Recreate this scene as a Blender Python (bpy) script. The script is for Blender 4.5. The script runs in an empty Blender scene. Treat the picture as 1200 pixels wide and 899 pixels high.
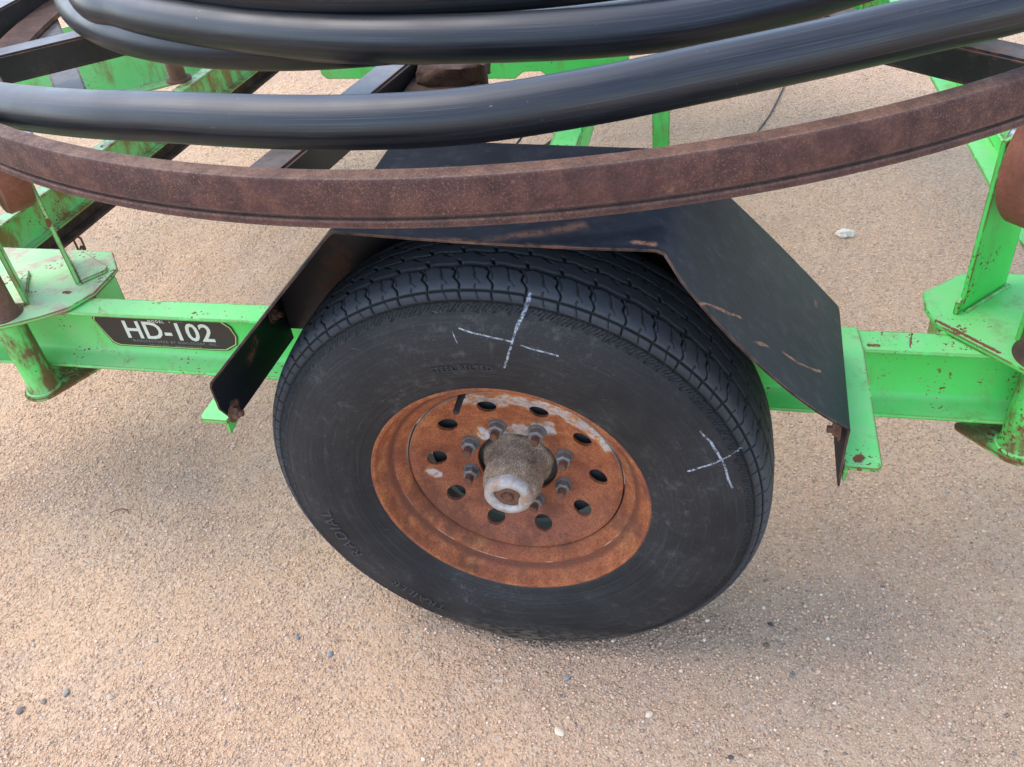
import bpy, bmesh, math, random
import numpy as np
from mathutils import Vector, Matrix
R = math.radians
MY = 2.29          # overall width of the trailer over its wheels
PI = math.pi
scene = bpy.context.scene
col = scene.collection

# ------------------------------------------------------------------ camera
cd = bpy.data.cameras.new("camera")
cam = bpy.data.objects.new("camera", cd)
col.objects.link(cam)
cd.sensor_width = 36.0
cd.lens = 36.0 * 1079.29 / 1200.0
cd.clip_start = 0.05
cd.clip_end = 500
yaw, pitch, roll = 0.29552, 0.68960, -0.13205
cy, sy, cp, sp = math.cos(yaw), math.sin(yaw), math.cos(pitch), math.sin(pitch)
fw = Vector((-sy * cp, cy * cp, -sp))
r0 = Vector((cy, sy, 0))
u0 = r0.cross(fw)
rt = math.cos(roll) * r0 + math.sin(roll) * u0
up = -math.sin(roll) * r0 + math.cos(roll) * u0
cam.matrix_world = Matrix(((rt.x, up.x, -fw.x, 0.3182), (rt.y, up.y, -fw.y, -0.9448), (rt.z, up.z, -fw.z, 1.4240), (0, 0, 0, 1)))
scene.camera = cam

# ------------------------------------------------------------------ world, sun, exposure
SUN_AZ, SUN_EL = R(-80), R(58)       # measured from +Y towards +X
w = bpy.data.worlds.new("World")
scene.world = w
w.use_nodes = True
wn = w.node_tree.nodes
sky = wn.new("ShaderNodeTexSky")
sky.sky_type = 'NISHITA'
sky.sun_disc = False
sky.sun_elevation = SUN_EL
sky.sun_rotation = SUN_AZ
sky.air_density = 1.0
sky.dust_density = 1.0
hz = wn.new("ShaderNodeHueSaturation")      # thin high cloud: the blue is washed out
hz.inputs["Saturation"].default_value = 0.85
w.node_tree.links.new(sky.outputs[0], hz.inputs["Color"])
w.node_tree.links.new(hz.outputs[0], wn["Background"].inputs[0])
wn["Background"].inputs[1].default_value = 0.15
sd = bpy.data.lights.new("sun", 'SUN')
sd.energy = 0.5
sd.angle = R(48)
sd.color = (1.0, 0.91, 0.80)
so = bpy.data.objects.new("sun", sd)
col.objects.link(so)
sdir = Vector((math.sin(SUN_AZ) * math.cos(SUN_EL), math.cos(SUN_AZ) * math.cos(SUN_EL), math.sin(SUN_EL)))
so.rotation_euler = sdir.to_track_quat('Z', 'Y').to_euler()
so.location = sdir * 5
scene.view_settings.view_transform = 'Standard'
scene.view_settings.look = 'None'
scene.view_settings.exposure = 2.07
scene.view_settings.gamma = 1.0
scene.view_settings.use_curve_mapping = False
scene.cycles.max_bounces = 6

# ------------------------------------------------------------------ node helpers
class NT:
    def __init__(s, name):
        s.m = bpy.data.materials.new(name)
        s.m.use_nodes = True
        s.t = s.m.node_tree
        s.n = s.t.nodes
        s.b = s.n["Principled BSDF"]
        s.tc = s.n.new("ShaderNodeTexCoord")
    def link(s, a, b): s.t.links.new(a, b)
    def val(s, sock, v):
        if isinstance(v, bpy.types.NodeSocket): s.link(v, sock)
        elif v is not None:
            if isinstance(v, (tuple, list)) and len(v) == 3 and sock.type == 'RGBA': v = (*v, 1)
            sock.default_value = v
    def math(s, op, a, b=None, c=None, clamp=False):
        n = s.n.new("ShaderNodeMath"); n.operation = op; n.use_clamp = clamp
        s.val(n.inputs[0], a); s.val(n.inputs[1], b); s.val(n.inputs[2], c)
        return n.outputs[0]
    def vm(s, op, a, b=None, sc=None):
        n = s.n.new("ShaderNodeVectorMath"); n.operation = op
        s.val(n.inputs[0], a); s.val(n.inputs[1], b)
        if sc is not None: s.val(n.inputs[3], sc)
        return n.outputs[1] if op in ('DOT_PRODUCT', 'LENGTH', 'DISTANCE') else n.outputs[0]
    def noise(s, vec, scale, detail=4, rough=.6, dist=0.0, w=None):
        n = s.n.new("ShaderNodeTexNoise")
        s.link(vec, n.inputs["Vector"])
        n.inputs["Scale"].default_value = scale; n.inputs["Detail"].default_value = detail
        n.inputs["Roughness"].default_value = rough; n.inputs["Distortion"].default_value = dist
        return n.outputs[0]
    def vor(s, vec, scale, feature='F1', out=0, rnd=1.0):
        n = s.n.new("ShaderNodeTexVoronoi"); n.feature = feature
        s.link(vec, n.inputs["Vector"]); n.inputs["Scale"].default_value = scale
        n.inputs["Randomness"].default_value = rnd
        return n.outputs[out]
    def ramp(s, f, lo, hi, a=0.0, b=1.0, smooth=True):
        n = s.n.new("ShaderNodeMapRange")
        n.interpolation_type = 'SMOOTHSTEP' if smooth else 'LINEAR'
        s.val(n.inputs[0], f); s.val(n.inputs[1], lo); s.val(n.inputs[2], hi); s.val(n.inputs[3], a); s.val(n.inputs[4], b)
        return n.outputs[0]
    def mix(s, f, a, b, mode='MIX'):
        n = s.n.new("ShaderNodeMix"); n.data_type = 'RGBA'; n.blend_type = mode
        s.val(n.inputs[0], f); s.val(n.inputs[6], a); s.val(n.inputs[7], b)
        return n.outputs[2]
    def cramp(s, f, stops):
        n = s.n.new("ShaderNodeValToRGB")
        e = n.color_ramp.elements
        while len(e) < len(stops): e.new(0.5)
        for i, (p, c) in enumerate(stops):
            e[i].position = p; e[i].color = (*c, 1)
        s.link(f, n.inputs[0]); return n.outputs[0]
    def bump(s, h, strength, dist, nrm=None):
        n = s.n.new("ShaderNodeBump")
        n.inputs["Strength"].default_value = strength; n.inputs["Distance"].default_value = dist
        s.link(h, n.inputs["Height"])
        if nrm is not None: s.link(nrm, n.inputs["Normal"])
        return n.outputs[0]
    def mapping(s, vec, scale=(1, 1, 1), loc=(0, 0, 0), rot=(0, 0, 0)):
        n = s.n.new("ShaderNodeMapping")
        s.link(vec, n.inputs[0]); n.inputs[1].default_value = loc; n.inputs[2].default_value = rot; n.inputs[3].default_value = scale
        return n.outputs[0]
    def normal_z(s):
        g = s.n.new("ShaderNodeNewGeometry"); x = s.n.new("ShaderNodeSeparateXYZ")
        s.link(g.outputs["Normal"], x.inputs[0]); return x.outputs[2]
    def pos(s):
        g = s.n.new("ShaderNodeNewGeometry"); return g.outputs["Position"]
    def sep(s, v):
        x = s.n.new("ShaderNodeSeparateXYZ"); s.link(v, x.inputs[0]); return x.outputs
    def edge(s, rad, lo=.02, hi=.2):
        b = s.n.new("ShaderNodeBevel"); b.samples = 4; b.inputs[0].default_value = rad
        g = s.n.new("ShaderNodeNewGeometry")
        d = s.vm('DOT_PRODUCT', b.outputs[0], g.outputs["Normal"])
        return s.ramp(s.math('SUBTRACT', 1.0, d), lo, hi)
    def seg(s, p, a, b, wdt, soft=.6):
        """mask around the segment a-b, width in metres"""
        a = Vector(a); b = Vector(b); ba = b - a
        pa = s.vm('SUBTRACT', p, tuple(a))
        h = s.math('DIVIDE', s.vm('DOT_PRODUCT', pa, tuple(ba)), ba.length_squared, clamp=True)
        q = s.vm('SCALE', tuple(ba), None, h)
        d = s.vm('LENGTH', s.vm('SUBTRACT', pa, q))
        return s.ramp(d, wdt * soft, wdt, 1.0, 0.0)
    def maxm(s, *m):
        o = m[0]
        for x in m[1:]: o = s.math('MAXIMUM', o, x)
        return o
    def out(s, color, rough, nrm=None, metallic=0.0, spec=None, coat=None):
        s.val(s.b.inputs["Base Color"], color); s.val(s.b.inputs["Roughness"], rough); s.val(s.b.inputs["Metallic"], metallic)
        if nrm is not None: s.link(nrm, s.b.inputs["Normal"])
        if spec is not None: s.val(s.b.inputs["Specular IOR Level"], spec)
        return s.m

RUST_D = (.085, .032, .017); RUST_M = (.20, .072, .03); RUST_O = (.40, .15, .05)

def mat_green(name, rust=.5, fade=0.0, dustc=(.50, .62, .36), stain=(.22, .17, .045), tint=(.072, .60, .098)):
    t = NT(name); p = t.pos()
    n1 = t.noise(p, 3.5, 5); n2 = t.noise(p, 22, 6, .7); n3 = t.noise(p, 130, 3, .7)
    base = t.mix(t.ramp(n1, .35, .7), tint, (tint[0] * 1.5 + .01, tint[1] * 1.1, tint[2] * 1.5))
    base = t.mix(t.ramp(n2, .45, .75, 0, .5), base, (.11, .50, .09))
    nz = t.normal_z()
    dust = t.math('MULTIPLY', t.ramp(nz, .3, .95, .0, .35 + fade), t.ramp(n2, .25, .75, .35, 1.0))
    base = t.mix(dust, base, dustc)
    # olive rust staining
    st = t.math('MULTIPLY', t.ramp(t.noise(t.mapping(p, (17, 17, 6)), 1.0, 6, .7), .60 - .16 * rust, .78 - .12 * rust), .2 + .65 * rust)
    lx = t.ramp(t.sep(p)[0], -.55, -.95)
    st = t.math('MULTIPLY', st, t.math('ADD', 1.0, t.math('MULTIPLY', lx, .6)), clamp=True)
    base = t.mix(t.math('MULTIPLY', lx, t.ramp(n1, .3, .65, .08, .38)), base, (.42, .42, .27))
    base = t.mix(st, base, stain)
    # chips
    wb = t.n.new("ShaderNodeTexNoise"); wb.inputs["Scale"].default_value = 170; wb.inputs["Detail"].default_value = 3; t.link(p, wb.inputs["Vector"])
    pw = t.vm('ADD', p, t.vm('SCALE', t.vm('SUBTRACT', wb.outputs[1], (.5, .5, .5)), None, .014))
    vd = t.vor(pw, 120, 'F1', 0)
    dens = t.ramp(t.noise(p, 11, 4), .43, .72, 0.0, .34 + .16 * rust)
    chip = t.math('MULTIPLY', t.ramp(t.math('SUBTRACT', dens, vd), .0, .03), t.ramp(n3, .3, .5))
    vd2 = t.vor(pw, 24, 'F1', 0)
    d2 = t.ramp(t.noise(p, 5.5, 4, .6), .56, .80, 0.0, .30 + .16 * rust)
    chip2 = t.ramp(t.math('SUBTRACT', t.math('ADD', d2, t.math('MULTIPLY', t.math('SUBTRACT', n3, .5), .2)), vd2), .0, .03)
    e = t.math('MULTIPLY', t.edge(.006), t.ramp(t.noise(p, 14, 6, .75), .46 - .10 * rust, .53 - .08 * rust))
    q = t.vm('ADD', p, t.vm('SCALE', t.vm('SUBTRACT', wb.outputs[1], (.5, .5, .5)), None, .006))
    marks = t.maxm(t.seg(q, (.635, .320, .515), (.712, .246, .515), .0042), t.seg(q, (-.932, .301, .515), (-.920, .300, .515), .006),
                   t.seg(q, (.497, -.002, .513), (.501, .003, .513), .008), t.seg(q, (.533, .262, .505), (.545, .262, .505), .005),
                   t.seg(q, (.592, .262, .505), (.598, .298, .505), .0018))
    ch = t.maxm(chip, chip2, e, t.math('MULTIPLY', marks, t.ramp(n2, .3, .45)))
    rustc = t.mix(n3, RUST_D, (.26, .085, .035))
    c = t.mix(ch, base, rustc)
    b = t.bump(t.math('ADD', t.math('MULTIPLY', ch, -1.0), t.math('MULTIPLY', n2, .6)), .5, .0012)
    return t.out(c, t.mix(ch, (.42, .42, .42), (.9, .9, .9)), b, spec=.4)

def mat_black_steel(name, rust=.3, blk=(.012, .014, .018)):
    t = NT(name); p = t.pos()
    n1 = t.noise(p, 6, 5); n2 = t.noise(p, 35, 6, .7); n3 = t.noise(p, 300, 2, .6)
    base = t.mix(t.ramp(n1, .3, .7), blk, tuple(v * 2.0 for v in blk))
    base = t.mix(t.ramp(n2, .5, .8, 0, .45), base, (.075, .065, .055))
    sp_ = t.ramp(t.vor(p, 260), .12, .05, 0, .55)
    base = t.mix(t.math('MULTIPLY', sp_, t.ramp(n2, .5, .6)), base, (.22, .20, .17))
    base = t.mix(t.math('MULTIPLY', t.ramp(t.normal_z(), .5, .95, 0, .75), t.ramp(n2, .3, .65, .4, 1.0)), base, (.17, .135, .11))
    r = t.math('MULTIPLY', t.ramp(t.noise(p, 7, 6, .72), .64 - .14 * rust, .72 - .08 * rust), 1.0)
    e = t.math('MULTIPLY', t.edge(.006), t.ramp(n2, .42, .55))
    r = t.maxm(t.math('MULTIPLY', r, .75), t.math('MULTIPLY', e, .8))
    c = t.mix(r, base, t.mix(n3, RUST_D, (.22, .09, .045)))
    return t.out(c, t.mix(r, (.38, .38, .38), (.85, .85, .85)), t.bump(n2, .25, .001), spec=.45)

def mat_fender():
    t = NT("black_fender_paint"); p = t.pos()
    n1 = t.noise(p, 5, 5); n2 = t.noise(p, 40, 6, .7); n3 = t.noise(p, 350, 2, .6)
    base = t.mix(t.ramp(n1, .3, .7), (.005, .006, .010), (.009, .011, .016))
    nz = t.normal_z()
    base = t.mix(t.math('MULTIPLY', t.ramp(n2, .45, .8, 0, .35), t.ramp(nz, .1, .6)), base, (.055, .058, .065))
    sp_ = t.math('MULTIPLY', t.ramp(t.vor(p, 170), .10, .04), t.ramp(n2, .5, .6, 0, .6))
    base = t.mix(sp_, base, (.30, .27, .23))
    dn = t.vm('ADD', p, t.vm('SCALE', t.n.new("ShaderNodeTexNoise").outputs[1], None, 0.0))
    wob = t.n.new("ShaderNodeTexNoise"); wob.inputs["Scale"].default_value = 14; t.link(p, wob.inputs["Vector"])
    q = t.vm('ADD', p, t.vm('SCALE', t.vm('SUBTRACT', wob.outputs[1], (.5, .5, .5)), None, .03))
    # rusty scratches along the outer edge of the sloping plates and a bare patch on the crown
    s1 = t.seg(q, (.345, -.045, .737), (.405, -.005, .675), .0032)
    s2 = t.seg(q, (.405, -.005, .675), (.445, .035, .633), .0026)
    s3 = t.seg(q, (.285, -.06, .80), (.33, -.025, .755), .0024)
    s4 = t.seg(q, (.03, -.026, .857), (.14, .02, .853), .013, .0)
    s5 = t.seg(q, (.205, -.018, .852), (.225, -.018, .851), .008, .3)
    s6 = t.seg(q, (.43, .16, .648), (.433, .175, .645), .006)
    s7 = t.seg(q, (-.428, .0, .53), (-.428, .005, .525), .017, .4)
    s8 = t.seg(q, (-.428, .085, .56), (-.428, .11, .565), .015, .4)
    s9 = t.seg(q, (-.428, .19, .58), (-.428, .2, .57), .012, .4)
    s10 = t.seg(q, (-.05, -.028, .86), (.12, -.028, .855), .008, .2)
    m = t.maxm(s1, s2, s3, t.math('MULTIPLY', s4, .5), s5, s6, s7, s8, s9, t.math('MULTIPLY', s10, .6))
    m = t.math('MULTIPLY', m, t.ramp(t.noise(p, 75, 5, .75), .38, .58, .1, 1.0))
    e = t.math('MULTIPLY', t.edge(.004), t.ramp(n2, .35, .6, .1, .8))
    scf = t.math('MULTIPLY', t.ramp(t.noise(t.mapping(p, (30, 160, 30), (0, 0, 0), (R(20), R(40), R(25))), 1.0, 4, .75), .60, .74), t.ramp(n1, .42, .62))
    base = t.mix(t.math('MULTIPLY', scf, .45), base, (.12, .125, .135))
    c = t.mix(t.maxm(m, e), base, t.mix(n3, (.13, .055, .03), (.33, .17, .10)))
    return t.out(c, t.mix(m, (.5, .5, .5), (.8, .8, .8)), t.bump(t.math('ADD', n2, t.math('MULTIPLY', n1, 4.0)), .2, .0015), spec=.2)

def mat_ring():
    t = NT("rusted_ring_steel"); p = t.pos()
    n1 = t.noise(p, 4, 5, .6); n2 = t.noise(p, 28, 6, .7); n3 = t.noise(p, 260, 3, .65)
    c = t.cramp(n2, [(.30, (.040, .017, .015)), (.5, (.085, .033, .026)), (.70, (.15, .060, .040))])
    c = t.mix(t.ramp(n1, .5, .75, 0, .6), c, (.045, .030, .026))
    c = t.mix(t.ramp(t.noise(p, 60, 4, .7), .62, .75, 0, .6), c, (.26, .12, .06))
    nz = t.normal_z()
    c = t.mix(t.ramp(nz, .4, .9, 0, .85), c, t.mix(t.ramp(n2, .3, .7), (.07, .034, .021), (.19, .095, .052)))
    e = t.math('MULTIPLY', t.edge(.007), t.ramp(n2, .2, .5, .3, .9))
    c = t.mix(t.math('MULTIPLY', e, .7), c, (.17, .13, .12))
    c = t.mix(t.ramp(n3, .35, .65, 0, .45), c, (.035, .017, .013))
    n5 = t.noise(p, 420, 2, .7)
    c = t.mix(t.math('MULTIPLY', t.ramp(n5, .55, .68), t.ramp(n1, .35, .6, .1, .7)), c, (.24, .115, .065))
    return t.out(c, t.ramp(n2, .3, .7, .78, .6), t.bump(t.math('ADD', n3, n2), .6, .0012), spec=.3)

def mat_rust(name, dark=(.085, .042, .026), mid=(.15, .07, .04), hi=(.25, .13, .08), rough=.75, metal=0.0):
    t = NT(name); p = t.pos()
    n2 = t.noise(p, 30, 6, .7); n3 = t.noise(p, 220, 3, .65)
    c = t.cramp(n2, [(.3, dark), (.5, mid), (.75, hi)])
    c = t.mix(t.ramp(n3, .4, .7, 0, .5), c, dark)
    return t.out(c, rough, t.bump(t.math('ADD', n3, n2), .4, .0015), metal, spec=.35)

def mat_pipe():
    t = NT("black_polythene_pipe")
    uv = t.n.new("ShaderNodeUVMap"); u = uv.outputs[0]
    p = t.pos()
    st = t.noise(t.mapping(u, (1.6, 22, 1)), 1.0, 6, .65)
    st2 = t.noise(t.mapping(u, (3.5, 110, 1)), 1.0, 4, .7)
    n = t.noise(p, 9, 4); n3 = t.noise(p, 240, 3, .75)
    c = t.mix(t.ramp(st, .35, .65), (.004, .004, .006), (.012, .013, .016))
    c = t.mix(t.ramp(st2, .50, .70, 0, .7), c, (.045, .047, .052))
    fl = t.ramp(t.noise(t.mapping(u, (160, 45, 1)), 1.0, 3, .8), .66, .76)
    c = t.mix(t.math('MULTIPLY', fl, .35), c, (.20, .19, .18))
    sc = t.math('MULTIPLY', t.ramp(t.noise(t.mapping(u, (70, 16, 1)), 1.0, 3, .8), .66, .74), t.ramp(n, .5, .65))
    c = t.mix(t.math('MULTIPLY', sc, .5), c, (.36, .36, .36))
    nz = t.normal_z()
    c = t.mix(t.math('MULTIPLY', t.ramp(nz, .5, 1.0, 0, .10), t.ramp(st, .3, .7)), c, (.16, .15, .14))
    rg = t.math('ADD', t.ramp(st2, .3, .7, .36, .46), t.ramp(n, .3, .7, -.05, .07))
    return t.out(c, rg, t.bump(t.math('ADD', t.math('ADD', st2, st), t.math('MULTIPLY', n3, .10)), .20, .0008), spec=.5)

def mat_tyre():
    t = NT("weathered_tyre_rubber")
    uv = t.n.new("ShaderNodeUVMap"); u = uv.outputs[0]
    p = t.tc.outputs["Object"]
    x, y, z = t.sep(p)
    n1 = t.noise(p, 7, 5, .6); n2 = t.noise(p, 45, 6, .75); n3 = t.noise(p, 400, 3, .7)
    arc = t.noise(t.mapping(u, (5, 180, 1)), 1.0, 5, .7)
    c = t.mix(t.ramp(n1, .3, .7), (.008, .0085, .0095), (.018, .018, .019))
    c = t.mix(t.ramp(arc, .50, .72, 0, .35), c, (.050, .050, .050))
    c = t.mix(t.math('MULTIPLY', t.ramp(n2, .50, .72, 0, .65), t.ramp(n1, .38, .62, .1, 1.0)), c, (.080, .076, .070))
    c = t.mix(t.math('MULTIPLY', t.ramp(n3, .62, .72), t.ramp(n1, .35, .6, .05, .5)), c, (.22, .20, .175))
    # the raised rubber is greyed by dust and wear, the shade in the cut grooves is painted near-black
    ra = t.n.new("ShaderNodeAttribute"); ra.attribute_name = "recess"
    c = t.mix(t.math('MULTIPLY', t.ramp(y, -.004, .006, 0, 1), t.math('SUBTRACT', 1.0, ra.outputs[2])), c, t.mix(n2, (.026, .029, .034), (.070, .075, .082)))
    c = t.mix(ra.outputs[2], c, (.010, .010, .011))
    # scuffs where the sidewall drags on the gravel
    low = t.ramp(z, -.29, -.372)
    c = t.mix(t.math('MULTIPLY', low, t.ramp(t.noise(t.mapping(p, (60, 60, 140)), 1.0, 4, .8), .40, .66)), c, (.20, .155, .115))
    wob = t.n.new("ShaderNodeTexNoise"); wob.inputs["Scale"].default_value = 30; t.link(p, wob.inputs["Vector"])
    q = t.vm('ADD', p, t.vm('SCALE', t.vm('SUBTRACT', wob.outputs[1], (.5, .5, .5)), None, .006))
    xx, yy, zz = t.sep(q)
    cmb = t.n.new("ShaderNodeCombineXYZ"); t.link(xx, cmb.inputs[0]); t.link(zz, cmb.inputs[2]); q = cmb.outputs[0]
    S = lambda a, b, wd: t.seg(q, (a[0], 0, a[1]), (b[0], 0, b[1]), wd, .35)
    chalk = t.maxm(
        S((-.027, .335), (.044, .319), .0016), S((.056, .314), (.104, .300), .0015),
        S((.069, .378), (.051, .338), .0034), S((.051, .338), (.028, .276), .0021),
        S((-.037, .331), (-.031, .314), .0009),
        S((.29, .180), (.305, .160), .0019), S((.305, .160), (.320, .128), .0025), S((.320, .128), (.337, .074), .0022),
        S((.276, .107), (.320, .128), .0021), S((.320, .128), (.347, .141), .0014))
    front = t.ramp(y, .03, .02)
    chalk = t.math('MULTIPLY', t.math('MULTIPLY', chalk, front), t.ramp(t.noise(p, 190, 4, .8), .36, .60))
    c = t.mix(t.math('MULTIPLY', chalk, .62), c, (.50, .54, .60))
    scr = t.math('MULTIPLY', t.ramp(t.noise(t.mapping(p, (260, 1, 30), (0, 0, 0), (0, R(35), 0)), 1.0, 3, .7), .66, .74), t.ramp(n1, .45, .65))
    scr2 = t.math('MULTIPLY', t.ramp(t.noise(t.mapping(p, (26, 1, 230), (0, 0, 0), (0, R(15), 0)), 1.0, 3, .7), .66, .74), t.ramp(n1, .55, .4))
    c = t.mix(t.math('MULTIPLY', t.maxm(scr, scr2), .5), c, (.16, .155, .145))
    hgt = t.math('ADD', t.math('MULTIPLY', n3, .5), t.math('ADD', arc, n2))
    return t.out(c, t.ramp(n2, .3, .7, .62, .78), t.bump(hgt, .35, .0008), spec=.35)

def mat_rim():
    t = NT("rusty_rim_steel"); p = t.tc.outputs["Object"]
    x, y, z = t.sep(p)
    n1 = t.noise(p, 10, 5, .6); n2 = t.noise(p, 38, 6, .75); n3 = t.noise(p, 330, 4, .7); n4 = t.noise(p, 95, 4, .7)
    c = t.cramp(n2, [(.25, (.12, .033, .014)), (.42, (.25, .074, .029)), (.56, (.34, .110, .042)), (.75, (.44, .175, .065))])
    c = t.mix(t.ramp(n1, .46, .66, 0, .6), c, (.20, .060, .034))
    c = t.mix(t.ramp(t.noise(p, 18, 4, .6), .55, .7, 0, .55), c, (.46, .20, .06))
    c = t.mix(t.math('MULTIPLY', t.ramp(z, .05, -.10, 0, .5), t.ramp(y, .04, .05)), c, (.23, .085, .055))
    c = t.mix(t.ramp(n3, .45, .62, 0, .55), c, (.10, .03, .013))
    c = t.mix(t.ramp(t.vor(p, 140), .16, .08, 0, .4), c, (.42, .27, .19))
    wob = t.n.new("ShaderNodeTexNoise"); wob.inputs["Scale"].default_value = 22; wob.inputs["Detail"].default_value = 5; t.link(p, wob.inputs["Vector"])
    q = t.vm('ADD', p, t.vm('SCALE', t.vm('SUBTRACT', wob.outputs[1], (.5, .5, .5)), None, .075))
    xx, yy, zz = t.sep(q)
    cmb = t.n.new("ShaderNodeCombineXYZ"); t.link(xx, cmb.inputs[0]); t.link(zz, cmb.inputs[2]); q = cmb.outputs[0]
    S = lambda a, b, wd: t.seg(q, (a[0], 0, a[1]), (b[0], 0, b[1]), wd, .45)
    g = t.maxm(S((-.045, .150), (.09, .145), .034), S((.085, .135), (.15, .085), .026), S((-.05, .06), (.04, .082), .020), S((-.138, -.022), (-.134, -.018), .014))
    fy = t.ramp(y, .034, .042)
    g = t.math('MULTIPLY', g, fy)
    c = t.mix(t.math('MULTIPLY', g, .5), c, (.55, .27, .08))
    g2 = t.math('MULTIPLY', t.ramp(t.math('MULTIPLY', g, t.ramp(n4, .32, .58, .3, 1.0)), .38, .85), t.ramp(n2, .30, .55, .45, .95))
    c = t.mix(g2, c, t.mix(n2, (.28, .28, .30), (.50, .48, .46)))
    # worn bright weld line and shading painted as a darker tone into the valley of the barrel
    cyl = t.n.new("ShaderNodeCombineXYZ"); t.link(x, cyl.inputs[0]); t.link(z, cyl.inputs[2])
    rad = t.vm('LENGTH', cyl.outputs[0])
    ln = t.math('MULTIPLY', t.ramp(t.math('ABSOLUTE', t.math('SUBTRACT', rad, .1935)), .0018, .0004), t.ramp(t.noise(p, 26, 3), .5, .6))
    ln = t.math('MULTIPLY', ln, t.ramp(z, .02, -.05))
    c = t.mix(t.math('MULTIPLY', ln, .7), c, (.62, .40, .28))
    vl = t.ramp(t.math('ABSOLUTE', t.math('SUBTRACT', rad, .1985)), .008, .001, 0, .75)
    c = t.mix(t.math('MULTIPLY', vl, t.ramp(n2, .25, .5)), c, (.09, .032, .018))
    brn = t.math('MULTIPLY', t.ramp(t.noise(p, 15, 5, .7), .47, .62), t.ramp(t.noise(p, 5, 2), .35, .6))
    c = t.mix(t.math('MULTIPLY', brn, .75), c, (.115, .042, .024))
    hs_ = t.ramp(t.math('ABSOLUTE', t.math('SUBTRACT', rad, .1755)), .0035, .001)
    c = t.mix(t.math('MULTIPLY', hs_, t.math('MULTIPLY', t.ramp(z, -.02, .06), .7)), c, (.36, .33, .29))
    inside = t.ramp(y, .0795, .0815)
    c = t.mix(inside, c, t.mix(n2, (.12, .12, .105), (.24, .24, .215)))
    return t.out(c, t.mix(g2, (.82, .82, .82), (.5, .5, .5)), t.bump(t.math('ADD', n3, n2), .55, .0011), spec=.3)

def mat_hub():
    t = NT("greasy_dusty_hub"); p = t.tc.outputs["Object"]
    n2 = t.noise(p, 40, 6, .7); n3 = t.noise(p, 420, 3, .75)
    c = t.cramp(n2, [(.3, (.16, .105, .07)), (.5, (.33, .235, .16)), (.72, (.50, .40, .30))])
    c = t.mix(t.ramp(n3, .4, .6, 0, .6), c, (.04, .025, .016))
    return t.out(c, .92, t.bump(t.math('ADD', n3, t.math('MULTIPLY', n2, 2.0)), .9, .0018), spec=.15)

def mat_capmetal():
    t = NT("bare_pale_cap_metal"); p = t.tc.outputs["Object"]
    n2 = t.noise(p, 50, 6, .7); n3 = t.noise(p, 300, 3, .7)
    c = t.mix(t.ramp(n2, .35, .65), (.40, .37, .34), (.27, .23, .20))
    c = t.mix(t.ramp(n2, .50, .64, 0, .9), c, (.33, .19, .11))
    c = t.mix(t.ramp(n3, .55, .7, 0, .5), c, (.2, .13, .09))
    return t.out(c, .5, t.bump(n2, .5, .0012), .25, spec=.5)

def mat_plain(name, c, rough=.6, metal=0.0, var=.3, scale=60):
    t = NT(name); p = t.tc.outputs["Object"]
    n = t.noise(p, scale, 4, .7)
    cc = t.mix(n, tuple(v * (1 - var) for v in c), tuple(min(1, v * (1 + var)) for v in c))
    return t.out(cc, rough, t.bump(n, .2, .0008), metal)

def mat_ground():
    t = NT("tan_caliche_ground"); p = t.pos()
    warp = t.n.new("ShaderNodeTexNoise"); warp.inputs["Scale"].default_value = 60; t.link(p, warp.inputs["Vector"])
    q = t.vm('ADD', p, t.vm('SCALE', t.vm('SUBTRACT', warp.outputs[1], (.5, .5, .5)), None, .0008))
    big = t.noise(p, 1.3, 4, .55); mid = t.noise(p, 6, 5, .6); fine = t.noise(p, 70, 5, .75); vf = t.noise(p, 420, 3, .8)
    c = t.mix(t.ramp(big, .35, .65), (.525, .338, .205), (.575, .368, .220))
    c = t.mix(t.ramp(mid, .42, .66, 0, .8), c, (.50, .335, .225))
    c = t.mix(t.ramp(t.noise(p, 2.6, 5, .65), .5, .68, 0, .6), c, (.61, .405, .25))
    x, y, z = t.sep(p)
    grey = t.math('MULTIPLY', t.ramp(t.math('ADD', x, t.math('MULTIPLY', mid, .8)), 0, 1.2), .42)
    c = t.mix(grey, c, (.46, .325, .230))
    v1 = t.n.new("ShaderNodeTexVoronoi"); v1.inputs["Scale"].default_value = 230; t.link(q, v1.inputs["Vector"])
    v2 = t.n.new("ShaderNodeTexVoronoi"); v2.inputs["Scale"].default_value = 120; t.link(q, v2.inputs["Vector"])
    hs = t.sep(v1.outputs[1]); hs2 = t.sep(v2.outputs[1])
    c = t.mix(t.ramp(hs[0], .72, .95, 0, .55), c, (.66, .49, .35))
    c = t.mix(t.ramp(hs[1], .80, .98, 0, .55), c, (.16, .11, .08))
    c = t.mix(t.math('MULTIPLY', t.ramp(hs2[0], .86, .93, 0, .7), t.ramp(v2.outputs[0], .5, .3)), c, t.mix(hs2[1], (.22, .18, .155), (.66, .56, .46)))
    c = t.mix(t.ramp(vf, .35, .65, .0, .30), c, (.22, .15, .10))
    c = t.mix(t.ramp(fine, .5, .75, 0, .25), c, (.60, .44, .31))
    h = t.math('ADD', t.math('MULTIPLY', t.ramp(v1.outputs[0], .75, .1, smooth=False), t.ramp(hs[2], 0, 1, .3, 1.0)), t.math('MULTIPLY', fine, .8))
    h = t.math('ADD', h, t.math('MULTIPLY', t.math('MULTIPLY', t.ramp(v2.outputs[0], .7, .1), hs2[2]), 1.2))
    h = t.math('ADD', h, t.math('MULTIPLY', vf, .25))
    b = t.bump(h, .8, .0030)
    b = t.bump(t.math('ADD', mid, t.noise(p, 34, 5, .65)), .55, .011, b)
    b = t.bump(t.noise(p, 4.5, 4, .5), .9, .035, b)
    return t.out(c, .95, b, spec=.15)

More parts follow.
